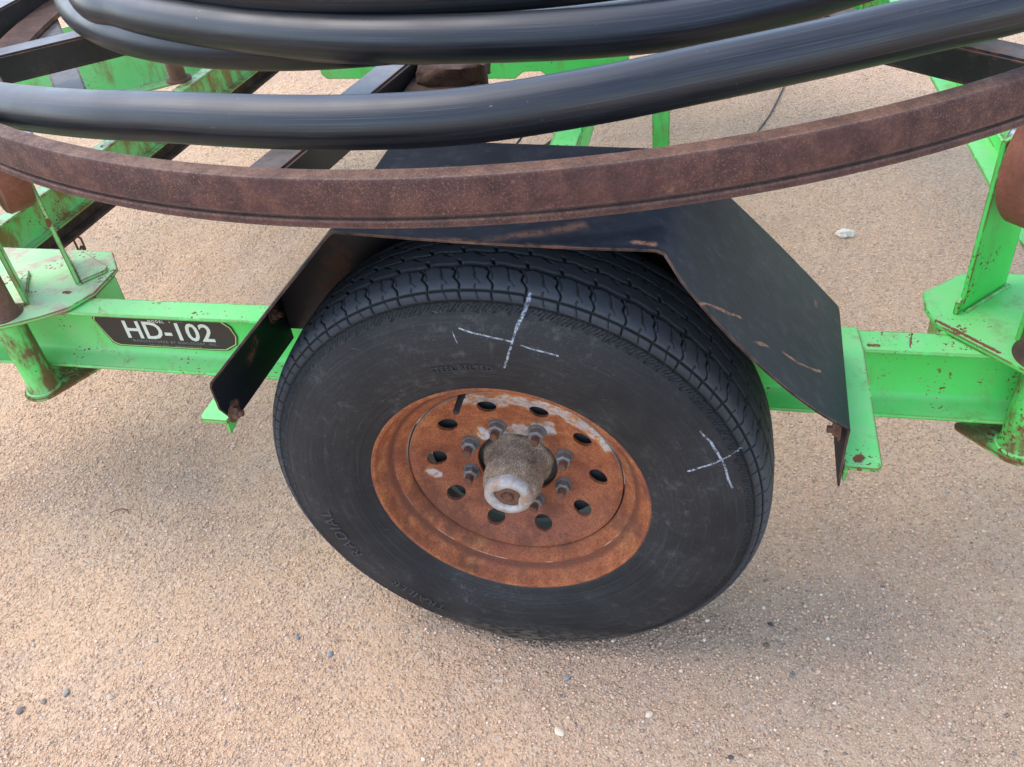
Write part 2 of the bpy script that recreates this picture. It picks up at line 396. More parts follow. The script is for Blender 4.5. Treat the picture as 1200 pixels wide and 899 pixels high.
def mat_grain():
    t = NT("loose_gravel_grains")
    a = t.n.new("ShaderNodeAttribute"); a.attribute_name = "grain"
    return t.out(a.outputs[0], .9, spec=.2)

M = {}
M['green'] = mat_green("green_trailer_paint", .5)
M['green_old'] = mat_green("stained_green_paint", 1.0, .2)
M['green_left'] = mat_green("faded_green_paint", .9, .38, (.52, .55, .36), (.40, .30, .19))
M['green_pipe'] = mat_green("rust_streaked_green_paint", 1.4, .1, (.35, .35, .2), (.14, .10, .035))
M['black'] = mat_black_steel("black_spoke_steel", .35, (.014, .013, .013))
M['fender'] = mat_fender()
M['ring'] = mat_ring()
M['rust'] = mat_rust("brown_rust")
M['rust_dark'] = mat_rust("dark_flaking_rust", (.03, .017, .012), (.075, .04, .026), (.15, .08, .05), .85)
M['rust_red'] = mat_rust("red_brown_roller_rust", (.13, .045, .025), (.20, .07, .04), (.27, .11, .065), .7)
M['pipe'] = mat_pipe()
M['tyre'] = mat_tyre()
M['letter'] = mat_plain("worn_raised_rubber", (.034, .034, .035), .7, 0, .5, 120)
M['rim'] = mat_rim()
M['hub'] = mat_hub()
M['cap'] = mat_capmetal()
M['nut'] = mat_plain("weathered_nut_steel", (.20, .185, .17), .55, .5, .5, 90)
M['stud'] = mat_rust("stud_rust", (.07, .03, .018), (.14, .06, .035), (.2, .1, .06), .8)
M['dark'] = mat_plain("dark_drum_iron", (.045, .046, .042), .8)
M['rubber'] = mat_plain("black_rubber", (.015, .015, .016), .6)
M['decal'] = mat_plain("dark_decal_print", (.030, .021, .018), .45, 0, .4, 400)
M['ink'] = mat_plain("cream_decal_print", (.62, .62, .52), .5, 0, .12, 300)
M['inkdim'] = mat_plain("worn_cream_decal_print", (.24, .22, .19), .6, 0, .5, 900)
M['inkline'] = mat_plain("yellow_green_decal_border", (.45, .50, .16), .5, 0, .2, 200)
M['ground'] = mat_ground()
M['grain'] = mat_grain()
M['zinc'] = mat_plain("grey_bolt_steel", (.22, .24, .27), .45, .6, .3, 80)

# ------------------------------------------------------------------ mesh helpers
def link(name, me, mat=None, parent=None, smooth=None):
    o = bpy.data.objects.new(name, me)
    col.objects.link(o)
    if mat: me.materials.append(M[mat] if isinstance(mat, str) else mat)
    if smooth is not None:
        me.polygons.foreach_set("use_smooth", [True] * len(me.polygons))
        if smooth < 180: me.set_sharp_from_angle(angle=R(smooth))
    if parent is not None:
        o.parent = parent
        o.matrix_parent_inverse = wmat(parent).inverted()
    return o

def wmat(o):
    m = Matrix.LocRotScale(o.location, o.rotation_euler, o.scale)
    return wmat(o.parent) @ o.matrix_parent_inverse @ m if o.parent else m

def empty(name, loc, parent=None, rz=0.0):
    o = bpy.data.objects.new(name, None)
    o.empty_display_size = .05
    col.objects.link(o)
    if parent is not None:
        o.parent = parent
        o.matrix_parent_inverse = wmat(parent).inverted()
    o.location = loc; o.rotation_euler = (0, 0, rz)
    return o

def tag(o, label=None, cat=None, group=None, kind=None):
    if label: o["label"] = label
    if cat: o["category"] = cat
    if group: o["group"] = group
    if kind: o["kind"] = kind
    return o

def bm_mesh(bm, name):
    bmesh.ops.recalc_face_normals(bm, faces=bm.faces)
    me = bpy.data.meshes.new(name); bm.to_mesh(me); bm.free(); return me

def prism(bm, pts, vec, bev=0.0, seg=2):
    """closed polygon pts swept along vec"""
    vec = Vector(vec)
    a = [bm.verts.new(p) for p in pts]
    b = [bm.verts.new(Vector(p) + vec) for p in pts]
    n = len(pts)
    fs = [bm.faces.new(a), bm.faces.new(b[::-1])]
    for i in range(n):
        fs.append(bm.faces.new((a[i], a[(i + 1) % n], b[(i + 1) % n], b[i])))
    if bev:
        es = {e for f in fs for e in f.edges}
        bmesh.ops.recalc_face_normals(bm, faces=fs)
        bmesh.ops.bevel(bm, geom=list(es), offset=bev, segments=seg, affect='EDGES', clamp_overlap=True)

def box(bm, c, d, bev=0.0, rz=0.0):
    c = Vector(c); m = Matrix.Rotation(rz, 3, 'Z')
    pts = [c + m @ Vector((sx * d[0] / 2, sy_ * d[1] / 2, -d[2] / 2)) for sx, sy_ in ((-1, -1), (1, -1), (1, 1), (-1, 1))]
    prism(bm, pts, (0, 0, d[2]), bev)

def bar(bm, p0, p1, wd, ht, bev=.002):
    """rectangular bar with horizontal width wd and height ht along p0-p1 (roughly horizontal)"""
    p0 = Vector(p0); p1 = Vector(p1); d = (p1 - p0).normalized()
    s = d.cross(Vector((0, 0, 1))).normalized() * wd / 2; u = Vector((0, 0, ht / 2))
    prism(bm, [p0 - s - u, p0 + s - u, p0 + s + u, p0 - s + u], p1 - p0, bev)

def lathe(bm, prof, axis='Z', seg=48, center=(0, 0, 0), closed=False):
    """prof: list of (radius, height)"""
    c = Vector(center); rings = []
    for r, h in prof:
        ring = []
        for i in range(seg):
            a = 2 * PI * i / seg
            x, y = r * math.cos(a), r * math.sin(a)
            v = {'Z': (x, y, h), 'Y': (x, h, y), 'X': (h, x, y)}[axis]
            ring.append(bm.verts.new(c + Vector(v)))
        rings.append(ring)
    n = len(rings)
    for k in range(n if closed else n - 1):
        A, B = rings[k], rings[(k + 1) % n]
        for i in range(seg):
            bm.faces.new((A[i], A[(i + 1) % seg], B[(i + 1) % seg], B[i]))
    if not closed:
        if prof[0][0] > 1e-4: bm.faces.new(rings[0])
        if prof[-1][0] > 1e-4: bm.faces.new(rings[-1][::-1])

def oriented(bm_fn, axis_dir, center):
    """build around Z at the origin and rotate Z onto axis_dir"""
    bm = bmesh.new(); bm_fn(bm)
    q = Vector((0, 0, 1)).rotation_difference(Vector(axis_dir).normalized())
    bmesh.ops.transform(bm, matrix=Matrix.Translation(center) @ q.to_matrix().to_4x4(), verts=bm.verts)
    return bm

def catmull(pts, step=.02, closed=False):
    P = [Vector(p) for p in pts]; out = []
    n = len(P)
    rng = range(n if closed else n - 1)
    for i in rng:
        p0 = P[(i - 1) % n] if closed or i > 0 else 2 * P[0] - P[1]
        p1 = P[i]; p2 = P[(i + 1) % n]
        p3 = P[(i + 2) % n] if closed or i + 2 < n else 2 * P[-1] - P[-2]
        k = max(2, int((p2 - p1).length / step))
        for j in range(k):
            t = j / k
            out.append(.5 * ((2 * p1) + (p2 - p0) * t + (2 * p0 - 5 * p1 + 4 * p2 - p3) * t * t + (3 * p1 - p0 - 3 * p2 + p3) * t ** 3))
    if not closed: out.append(P[-1])
    return out

def tube_mesh(name, path, rad, seg=32, caps=True, wall=None):
    verts = []; faces = []; uvs = []
    n = len(path); L = 0; prev_s = None
    Ls = []
    for i, p in enumerate(path):
        if i: L += (p - path[i - 1]).length
        Ls.append(L)
        d = (path[min(i + 1, n - 1)] - path[max(i - 1, 0)]).normalized()
        ref = Vector((0, 0, 1)) if abs(d.z) < .95 else Vector((1, 0, 0))
        s = d.cross(ref).normalized(); u = s.cross(d).normalized()
        for j in range(seg):
            a = 2 * PI * j / seg
            verts.append(p + (s * math.cos(a) + u * math.sin(a)) * rad)
    for i in range(n - 1):
        for j in range(seg):
            k = (j + 1) % seg
            faces.append((i * seg + j, i * seg + k, (i + 1) * seg + k, (i + 1) * seg + j))
            v0, v1 = j / seg, (j + 1) / seg
            uvs += [(Ls[i], v0), (Ls[i], v1), (Ls[i + 1], v1), (Ls[i + 1], v0)]
    if caps:
        faces.append(tuple(range(seg))[::-1]); uvs += [(0, 0)] * seg
        faces.append(tuple((n - 1) * seg + j for j in range(seg))); uvs += [(0, 0)] * seg
    me = bpy.data.meshes.new(name)
    me.from_pydata([tuple(v) for v in verts], [], faces)
    uvl = me.uv_layers.new(name="UVMap")
    uvl.data.foreach_set("uv", np.array(uvs, dtype=np.float32).ravel())
    me.update()
    return me

# ------------------------------------------------------------------ ground
rng = np.random.default_rng(7)
bm = bmesh.new()
N = 60
lim = 60.0
g = [math.copysign(abs(t) ** 3 * lim, t) for t in np.linspace(-1, 1, N + 1)]
vv = [[bm.verts.new((a, b + 1.0, 0)) for a in g] for b in g]
for i in range(N):
    for j in range(N):
        bm.faces.new((vv[i][j], vv[i][j + 1], vv[i + 1][j + 1], vv[i + 1][j]))
ground = link("ground", bm_mesh(bm, "ground"), 'ground')
tag(ground, "tan sandy caliche ground with fine gravel", kind="structure")

def build_grains():
    # thick where the view is close, thinner further out
    n1, n2, n3 = 330000, 150000, 30000
    X = np.concatenate([rng.uniform(-1.45, 1.30, n1), rng.uniform(-2.6, 2.0, n2), rng.uniform(-4.5, 3.5, n3)])
    Y = np.concatenate([rng.uniform(-.60, .95, n1), rng.uniform(.9, 2.9, n2), rng.uniform(-1.2, 5.0, n3)])
    # nothing lies where the picture is far off (a step aside still sees gravel)
    dX, dY, dZ = X - .3182, Y + .9448, -1.424
    zc = dX * fw.x + dY * fw.y + dZ * fw.z
    px_ = (dX * rt.x + dY * rt.y + dZ * rt.z) / zc * 1079.3; py_ = (dX * up.x + dY * up.y + dZ * up.z) / zc * 1079.3
    see = (zc > .2) & (np.abs(px_) < 690) & (np.abs(py_) < 530)
    see |= rng.uniform(0, 1, len(X)) < .22
    X, Y = X[see], Y[see]
    n = len(X)
    patch = np.sin(X * 3.1 + 1.3 * np.sin(Y * 2.7)) * .5 + np.sin(Y * 5.3 + 2 * np.sin(X * 2.9)) * .5
    for k_, (fx, fy, ph_) in enumerate(((7.1, 5.3, .7), (-6.3, 9.7, 2.1), (13.7, 3.9, 4.0), (4.1, -15.3, 5.1), (21.0, 17.0, 1.0))):
        patch = patch + .45 * np.sin(X * fx + Y * fy + ph_ + 1.7 * np.sin(X * (k_ + 2.3) - Y * 2.9)) / (1 + .25 * k_)
    keep = rng.uniform(0, 1, n) < np.clip(.48 + .30 * patch, .10, 1.0)
    X, Y = X[keep], Y[keep]; n = len(X)
    s = np.clip(rng.lognormal(math.log(.00150), .42, n), .0007, .0048)
    base = np.array([[1, 0, 0], [0, 1, 0], [-1, 0, 0], [0, -1, 0], [0, 0, 1], [0, 0, -.6]], float)
    F = np.array([[0, 1, 4], [1, 2, 4], [2, 3, 4], [3, 0, 4], [1, 0, 5], [2, 1, 5], [3, 2, 5], [0, 3, 5]])
    jit = rng.uniform(.55, 1.35, (n, 6, 3))
    V = base[None] * jit * s[:, None, None]
    V[:, :, 2] *= .75
    V[:, 4, 0] += s * rng.uniform(-.5, .5, n); V[:, 4, 1] += s * rng.uniform(-.5, .5, n)
    a = rng.uniform(0, 2 * PI, n); ca, sa = np.cos(a)[:, None], np.sin(a)[:, None]
    x = V[:, :, 0] * ca - V[:, :, 1] * sa; y = V[:, :, 0] * sa + V[:, :, 1] * ca
    V[:, :, 0] = x + X[:, None]; V[:, :, 1] = y + Y[:, None]; V[:, :, 2] += (s * .22)[:, None]
    faces = (F[None] + (np.arange(n) * 6)[:, None, None]).reshape(-1, 3)
    me = bpy.data.meshes.new("gravel")
    me.vertices.add(n * 6); me.vertices.foreach_set("co", V.ravel())
    me.loops.add(len(faces) * 3); me.loops.foreach_set("vertex_index", faces.ravel().astype(np.int32))
    me.polygons.add(len(faces)); me.polygons.foreach_set("loop_start", np.arange(0, len(faces) * 3, 3, dtype=np.int32))
    me.polygons.foreach_set("loop_total", np.full(len(faces), 3, dtype=np.int32))
    pal = np.array([[.60, .40, .27], [.57, .375, .25], [.65, .46, .33], [.49, .335, .23], [.70, .56, .44], [.38, .28, .215], [.58, .36, .25], [.24, .185, .155]])
    k = rng.choice(8, n, p=[.31, .28, .13, .12, .035, .045, .07, .01])
    C = pal[k] * rng.uniform(.85, 1.15, (n, 1))
    C4 = np.concatenate([np.repeat(C, 6, 0), np.ones((n * 6, 1))], 1).astype(np.float32)
    at = me.color_attributes.new("grain", 'FLOAT_COLOR', 'POINT'); at.data.foreach_set("color", C4.ravel())
    me.update(); me.validate()
    return me
gr = link("gravel", build_grains(), 'grain')
tag(gr, "fine loose gravel grains scattered over the tan ground", kind="stuff")

# ------------------------------------------------------------------ trailer root
trailer = empty("pipe_trailer", (-.2, 1.25, 0))
tag(trailer, "bright green steel pipe trailer with black fender over a rusty-rimmed wheel", "trailer")

CH_PROF = [(.25, .369), (.300, .369), (.300, .505), (.25, .505), (.2485, .502), (.25, .4985), (.280, .494), (.2885, .4905), (.293, .484),
           (.293, .390), (.2885, .3835), (.280, .380), (.25, .3755), (.2485, .372)]
def channel_x(y_off, flip, x0, x1, name, mat):
    bm = bmesh.new()
    pts = [(x0, (y if not flip else MY - y) + y_off, z) for y, z in CH_PROF]
    prism(bm, pts, (x1 - x0, 0, 0))
    return link(name, bm_mesh(bm, name), mat, trailer, 40)
channel_x(0, False, -1.6, 1.9, "side_channel", 'green')
channel_x(0, True, -1.6, 1.9, "side_channel", 'green')

def skew_channel(name, base0, base1, prof, mat):
    """prof in (side offset, z); side offset is along the horizontal normal of base0->base1"""
    b0 = Vector((*base0, 0)); b1 = Vector((*base1, 0)); d = (b1 - b0).normalized(); s = Vector((d.y, -d.x, 0))
    bm = bmesh.new()
    prism(bm, [b0 + s * a + Vector((0, 0, z)) for a, z in prof], b1 - b0)
    return link(name, bm_mesh(bm, name), mat, trailer, 40)
# left cross member, opening towards +x
skew_channel("cross_member", (-1.323, .36), (-1.184, 1.90),
             [(0, .405), (.027, .405), (.027, .411), (.011, .414), (.007, .420), (.007, .490), (.012, .497), (.037, .499), (.037, .505), (0, .505)], 'green_old')
skew_channel("under_angle", (-1.323, .36), (-1.184, 1.90), [(0, .365), (.037, .365), (.037, .372), (.008, .372), (.008, .403), (0, .403)], 'rust_dark')
# right cross member
skew_channel("cross_member", (.828, .36), (.700, 1.90),
             [(0, .492), (.052, .492), (.052, .525), (.046, .525), (.046, .498), (0, .498)], 'green')
skew_channel("cross_member", (.895, .36), (.778, 1.90),
             [(0, .44), (.075, .44), (.075, .505), (.069, .505), (.069, .447), (0, .447)], 'green_old')
# slanting tongue channel beyond the cross member, web facing the wheel side
skew_channel("tongue_channel", (-2.75, .83), (-1.25, 1.90),
             [(0, .369), (.055, .369), (.055, .374), (.014, .380), (.008, .388), (.008, .60), (0, .60)], 'green')
# centre beam with a notch in its lower edge
bm = bmesh.new()
prism(bm, [(-.83, 1.40, .64), (-.83, 1.40, .500), (-.815, 1.40, .487), (-.275, 1.40, .478), (-.250, 1.40, .497),
           (-.203, 1.40, .497), (-.178, 1.40, .478), (.03, 1.40, .478), (.03, 1.40, .64)], (0, .012, 0), .001)
link("centre_beam", bm_mesh(bm, "centre_beam"), 'green', trailer, 40)
bm = bmesh.new()
bar(bm, (-.10, .34, .385), (-.10, 1.92, .385), .075, .075, .006)
link("axle", bm_mesh(bm, "axle"), 'green', trailer, 40)
bm = bmesh.new()
prism(bm, [(.102, 1.27, .02), (.145, 1.27, .02), (.145, 1.274, .02), (.106, 1.274, .02), (.106, 1.31, .02), (.102, 1.31, .02)], (0, 0, .5), 0)
box(bm, (.125, 1.29, .014), (.10, .08, .012), .002)
link("stand_leg", bm_mesh(bm, "stand_leg"), 'green_old', trailer, 40)

# octagonal gusset plates at the two ends of the visible side
bm = bmesh.new()
lp = [(-1.38, .455), (-.99, .452), (-.915, .448), (-.868, .388), (-.868, .303), (-.893, .251), (-.930, .222), (-.966, .200), (-1.0, .183), (-1.05, .176), (-1.38, .176)]
prism(bm, [(x, y, .507) for x, y in lp], (0, 0, .008), .0015)
link("gusset_plate", bm_mesh(bm, "gusset_plate"), 'green_left', trailer, 40)["label"] = "faded dusty green gusset plate"
bm = bmesh.new()
rp = [(.624, .399), (.689, .457), (.98, .47), (.98, .06), (.86, .09), (.742, .203), (.634, .310), (.622, .352)]
prism(bm, [(x, y, .507) for x, y in rp], (0, 0, .008), .0015)
link("gusset_plate", bm_mesh(bm, "gusset_plate"), 'green', trailer, 40)
for xa, xb, mt in ((-1.38, -.875, 'green'), (.64, .95, 'green_old')):
    bm = bmesh.new()
    box(bm, ((xa + xb) / 2, .345, .436), (xb - xa, .078, .138), .003)
    link("stub_box", bm_mesh(bm, "stub_box"), mt, trailer, 40)
    bm = bmesh.new()
    box(bm, ((xa + xb) / 2, MY - .345, .436), (xb - xa, .078, .138), .003)
    link("stub_box", bm_mesh(bm, "stub_box"), mt, trailer, 40)

# jack sockets: pipe through the gusset plate with a foot flange
def socket_pipe(x, y, rad, mat, top_mat, top_r, flip):
    bm = bmesh.new()
    lathe(bm, [(rad, .335), (rad + .004, .337), (rad + .001, .342), (rad, .350), (rad, .5065)], 'Z', 40, (x, y, 0))
    link("jack_socket", bm_mesh(bm, "jack_socket"), mat, trailer, 40)
    bm = bmesh.new()
    lathe(bm, [(top_r + .008, .5155), (top_r + .003, .521), (top_r, .526), (top_r, .66)], 'Z', 40, (x, y, 0))
    link("jack_tube", bm_mesh(bm, "jack_tube"), top_mat, trailer, 40)
    bm = bmesh.new()
    pts = [(x + (rad + .012) * math.cos(a), y + (rad + .012) * math.sin(a)) for a in np.linspace(R(150), R(330), 16)]
    if not flip: pts = pts + [(x + .09, y + .085), (x - .04, y + .085)]
    else:
        pts = [(x + (rad + .014) * math.cos(a), y + (rad + .014) * math.sin(a)) for a in np.linspace(R(215), R(380), 16)] + [(x + .05, y + .08), (x - .088, y + .044), (x - .090, y + .032)]
    prism(bm, [(px, py, .328) for px, py in pts], (0, 0, .008), .002)
    link("foot_flange", bm_mesh(bm, "foot_flange"), mat, trailer, 40)
socket_pipe(-1.012, .222, .0275, 'green_pipe', 'rust', .026, False)
socket_pipe(.779, .243, .030, 'green_pipe', 'rust_dark', .042, True)

# roller brackets and rollers that carry the reel
def plate_v(name, p, d, wd, th, z0, z1, mat, top_in=0.0):
    p = Vector((p[0], p[1], 0)); d = Vector((d[0], d[1], 0)).normalized(); n = Vector((-d.y, d.x, 0)) * th
    bm = bmesh.new()
    a = p + Vector((0, 0, z0)); b = p + d * wd + Vector((0, 0, z0)); c_ = p + d * (wd - top_in) + Vector((0, 0, z1)); e = p + d * top_in + Vector((0, 0, z1))
    prism(bm, [a, b, c_, e], n, .0012)
    return link(name, bm_mesh(bm, name), mat, trailer, 40)
plate_v("roller_bracket", (-.916, .333), (-.70, .72), .095, .009, .515, .865, 'green')
plate_v("roller_bracket", (-.985, .262), (-.70, .72), .095, .009, .515, .865, 'green')
bm = bmesh.new()
prism(bm, [(-.912, .331, .5155), (-.880, .372, .5155), (-.886, .385, .5155), (-.975, .437, .5155), (-1.0, .42, .5155)], (0, 0, .007), .001)
link("tab_plate", bm_mesh(bm, "tab_plate"), 'green_left', trailer, 40)
bm = bmesh.new()
prism(bm, [(-.995, .268, .5155), (-.984, .250, .5155), (-1.06, .236, .5155), (-1.13, .33, .5155), (-1.05, .36, .5155)], (0, 0, .007), .001)
link("tab_plate", bm_mesh(bm, "tab_plate"), 'green_left', trailer, 40)
plate_v("roller_bracket", (.676, .348), (.075, .079), .112, .009, .515, .80, 'green', .004)
plate_v("roller_bracket", (.745, .272), (.075, .079), .112, .009, .515, .80, 'green', .004)
bm = bmesh.new(); bar(bm, (.664, .338, .526), (.672, .356, .526), .008, .022, .001)
link("tab_plate", bm_mesh(bm, "tab_plate"), 'green_old', trailer, 40)
def roller(c, ax, rad, wd, bolt_side):
    def f(bm):
        h = wd / 2
        lathe(bm, [(0.0, -h), (.02, -h), (rad - .004, -h), (rad, -h + .005), (rad, h - .005), (rad - .004, h), (.02, h), (0.0, h)], 'Z', 64)
    bm = oriented(f, ax, c)
    r_ = link("roller", bm_mesh(bm, "roller"), 'rust_red', trailer, 40)
    def g_(bm):
        lathe(bm, [(.013, 0), (.013, .05), (.011, .053)], 'Z', 20)
        lathe(bm, [(.021, .012), (.021, .026)], 'Z', 6)
    bm = oriented(g_, Vector(ax) * bolt_side, Vector(c) + Vector(ax).normalized() * bolt_side * wd / 2)
    link("axle_bolt", bm_mesh(bm, "axle_bolt"), 'zinc', r_, 30)
roller((-.985, .345, .786), (-.615, -.788, 0), .11, .05, -1)
roller((.750, .350, .786), (.72, -.69, 0), .11, .045, -1)

# rusty post standing on the cross member, inside the reel
bm = bmesh.new()
lathe(bm, [(.036, .506), (.036, .512), (.026, .514), (.024, .520), (.024, .80)], 'Z', 32, (-1.255, 1.365, 0))
link("support_post", bm_mesh(bm, "support_post"), 'rust', trailer, 40)

def weld(pts, mat, r=.0035, parent=trailer):
    rw = random.Random(int(abs(pts[0][0]) * 1000))
    path = catmull(pts, .0025)
    me = tube_mesh("weld_bead", path, r, 8)
    for i, v in enumerate(me.vertices):
        k = i // 8
        v.co.z += .0007 * math.sin(k * 2.1) + rw.uniform(-.0004, .0004)
        v.co.x += rw.uniform(-.0005, .0005); v.co.y += rw.uniform(-.0005, .0005)
    link("weld_bead", me, mat, parent, 180)
weld([(.634, .2995, .506), (.70, .2995, .506), (.80, .2995, .506)], 'green_old')
weld([(-.872, .2985, .505), (-.93, .2485, .5055), (-1.0, .2485, .5055)], 'green_old', .003)
weld([(.680, .345, .5155), (.718, .385, .5155), (.756, .424, .5155)], 'green_old')
weld([(-.912, .326, .5155), (-.950, .362, .5155), (-.985, .396, .5155)], 'green_old', .0028)
weld([(-.982, .256, .5155), (-1.02, .295, .5155), (-1.05, .325, .5155)], 'green_old', .0028)
weld([(.4795, .249, .509), (.525, .249, .507)], 'green_old', .003)
weld([(-.012 + -1.0 + .031 * math.cos(a), .222 + .031 * math.sin(a), .5165) for a in np.linspace(R(-150), R(100), 14)], 'rust', .004)
weld([(.779 + .034 * math.cos(a), .243 + .033 * math.sin(a), .3375) for a in np.linspace(R(150), R(330), 12)], 'green_old', .0035)
weld([(-1.012 + .031 * math.cos(a), .222 + .031 * math.sin(a), .3375) for a in np.linspace(R(-170), R(30), 12)], 'green_old', .0035)

# safety chain hanging under the cross member
def chain_link(bm, c, rz, L=.02, wd=.009, r=.0028):
    path = []
    for a in np.linspace(0, 2 * PI, 25)[:-1]:
        x = wd * math.cos(a); z = wd * math.sin(a) + (L - wd) * (1 if math.sin(a) >= 0 else -1)
        path.append(Vector((x * math.cos(rz), x * math.sin(rz), z)) + Vector(c))
    seg = 8; n = len(path); V = []
    for i, p in enumerate(path):
        d = (path[(i + 1) % n] - path[i - 1]).normalized(); s = Vector((-math.sin(rz), math.cos(rz), 0)); u = s.cross(d)
        V.append([bm.verts.new(p + (s * math.cos(2 * PI * j / seg) + u * math.sin(2 * PI * j / seg)) * r) for j in range(seg)])
    for i in range(n):
        for j in range(seg):
            bm.faces.new((V[i][j], V[i][(j + 1) % seg], V[(i + 1) % n][(j + 1) % seg], V[(i + 1) % n][j]))
bm = bmesh.new()
for k in range(5): chain_link(bm, (-1.248, .728, .352 - k * .029), R(20) + k * PI / 2)
link("safety_chain", bm_mesh(bm, "safety_chain"), 'rust', trailer, 180)

# brake lines sagging under the frame
for nm, pts, rr in (("brake_line", [(-.12, 1.95, .42), (-.25, 1.80, .28), (-.331, 1.639, .2), (-.355, 1.553, .2), (-.40, 1.35, .28), (-.45, 1.2, .42)], .0035),
                    ("brake_line", [(-.02, 2.0, .42), (-.13, 1.85, .25), (-.211, 1.686, .2), (-.265, 1.547, .2), (-.33, 1.35, .26), (-.40, 1.2, .42)], .0045)):
    link(nm, tube_mesh(nm, catmull(pts, .02), rr, 8), 'rubber', trailer, 180)

# ------------------------------------------------------------------ fender and its brackets
def fender_strip(name, poly, y0, y1, th, mat, parent, mirror=False):
    """poly: list of (x,z) from left to right; a bent plate of thickness th, subdivided, slightly dented"""
    P2 = []
    for i in range(len(poly) - 1):
        a = Vector(poly[i]); b = Vector(poly[i + 1]); k = max(1, int((b - a).length / .03))
        for j in range(k): P2.append((a + (b - a) * j / k, 0 if j else 1))
    P2.append((Vector(poly[-1]), 1))
    n = len(P2); Ny = 9
    nrm = []
    for i in range(n):
        d = (P2[min(i + 1, n - 1)][0] - P2[max(i - 1, 0)][0]).normalized(); nrm.append(Vector((-d.y, d.x)))
    bm = bmesh.new(); top = []; bot = []
    for i, (p, _) in enumerate(P2):
        rt_, rb_ = [], []
        for j in range(Ny):
            f = j / (Ny - 1); y = y0 + (y1 - y0) * f
            x, z = p.x, p.y
            if x > .26 and z > .59:
                t = (x - .24) / .24
                bow = math.sin(PI * min(1, max(0, t)))
                y -= max(0.0, bow) ** .65 * .045 * (1 - f)
                dz = bow * .004 * f
                x += dz * .5; z += dz
            if -.17 < x < .24: z += -.004 * math.sin((x + .17) / .41 * PI) * (1 - f)
            if x < -.17: z -= .013 * f
            if abs(x + .428) < .002 and z < .53:
                y += (1 if j == 0 else 0) * (.53 - z) * .9
            q = P2[i][0]; nn = nrm[i]
            yy = MY - y if mirror else y
            rt_.append(bm.verts.new((x, yy, z)))
            rb_.append(bm.verts.new((x - nn.x * th, yy, z - nn.y * th)))
        top.append(rt_); bot.append(rb_)
    for i in range(n - 1):
        for j in range(Ny - 1):
            bm.faces.new((top[i][j], top[i + 1][j], top[i + 1][j + 1], top[i][j + 1]))
            bm.faces.new((bot[i][j + 1], bot[i + 1][j + 1], bot[i + 1][j], bot[i][j]))
        bm.faces.new((top[i][0], bot[i][0], bot[i + 1][0], top[i + 1][0]))
        bm.faces.new((top[i + 1][-1], bot[i + 1][-1], bot[i][-1], top[i][-1]))
    for i in (0, n - 1):
        for j in range(Ny - 1):
            f = (top[i][j], top[i][j + 1], bot[i][j + 1], bot[i][j])
            bm.faces.new(f if i == 0 else f[::-1])
    return link(name, bm_mesh(bm, name), mat, parent, 25)

FP = [(-.428, .505), (-.428, .592), (-.424, .602), (-.174, .860), (-.165, .866), (.232, .851), (.243, .846), (.472, .604), (.476, .596), (.476, .488)]
fend = fender_strip("fender", FP, -.03, .225, .003, 'fender', trailer)
for fd_y, nm_ in ((.2255, 0), (MY - .2255, 1)):
    bm = bmesh.new()
    wp = [(-.4305, .512), (-.4305, .578), (-.176, .8405), (-.165, .8485), (.232, .8445), (.240, .839), (.468, .600), (.472, .518)]
    prism(bm, [(x, fd_y, z) for x, z in wp], (0, .003 if nm_ == 0 else -.003, 0))
    link("fender_back", bm_mesh(bm, "fender_back"), 'black', trailer, 30)
fend2 = fender_strip("fender", FP, -.03, .225, .003, 'fender', trailer, True)
def bolt(c, ax, parent, mat='rust', r=.0105):
    def f(bm):
        lathe(bm, [(r * 1.5, 0), (r * 1.5, .002)], 'Z', 20)
        lathe(bm, [(r, .002), (r, .008), (r * .8, .010)], 'Z', 6)
        lathe(bm, [(r * .5, .010), (r * .5, .017)], 'Z', 12)
    bm = oriented(f, ax, c); return link("bolt", bm_mesh(bm, "bolt"), mat, parent, 30)
bolt((-.4245, .185, .572), (1, 0, 0), fend)
bolt((-.4245, -.005, .520), (1, 0, 0), fend)
bolt((.4725, .02, .545), (-1, 0, 0), fend)

def bracket(x0, x1, leg_x, mirror):
    """angle iron reaching out from the channel; flat on top, leg turned down beside the fender"""
    bm = bmesh.new()
    Y = (lambda y: MY - y) if mirror else (lambda y: y)
    s = 1 if x1 > x0 else -1
    pts = [(x0, .298), (x0, -.018), (x1 - s * .006, -.018), (x1, -.010), (x1 - s * .006, .24), (x1 - s * .012, .298)]
    prism(bm, [(x, Y(y), .507) for x, y in pts], (0, 0, .006), .001)
    prism(bm, [(x0, Y(.06), .5068), (x0, Y(-.016), .5068), (x0, Y(-.018), .487), (x0, Y(.0), .490)], (s * .005, 0, 0), .0)
    return link("fender_bracket", bm_mesh(bm, "fender_bracket"), 'green', trailer, 40)
for mir in (False, True):
    bracket(.4795, .5285, .48, mir)
    bracket(-.4315, -.482, -.43, mir)

# ------------------------------------------------------------------ wheel
wheel = empty("wheel", (0, 0, .378), trailer)
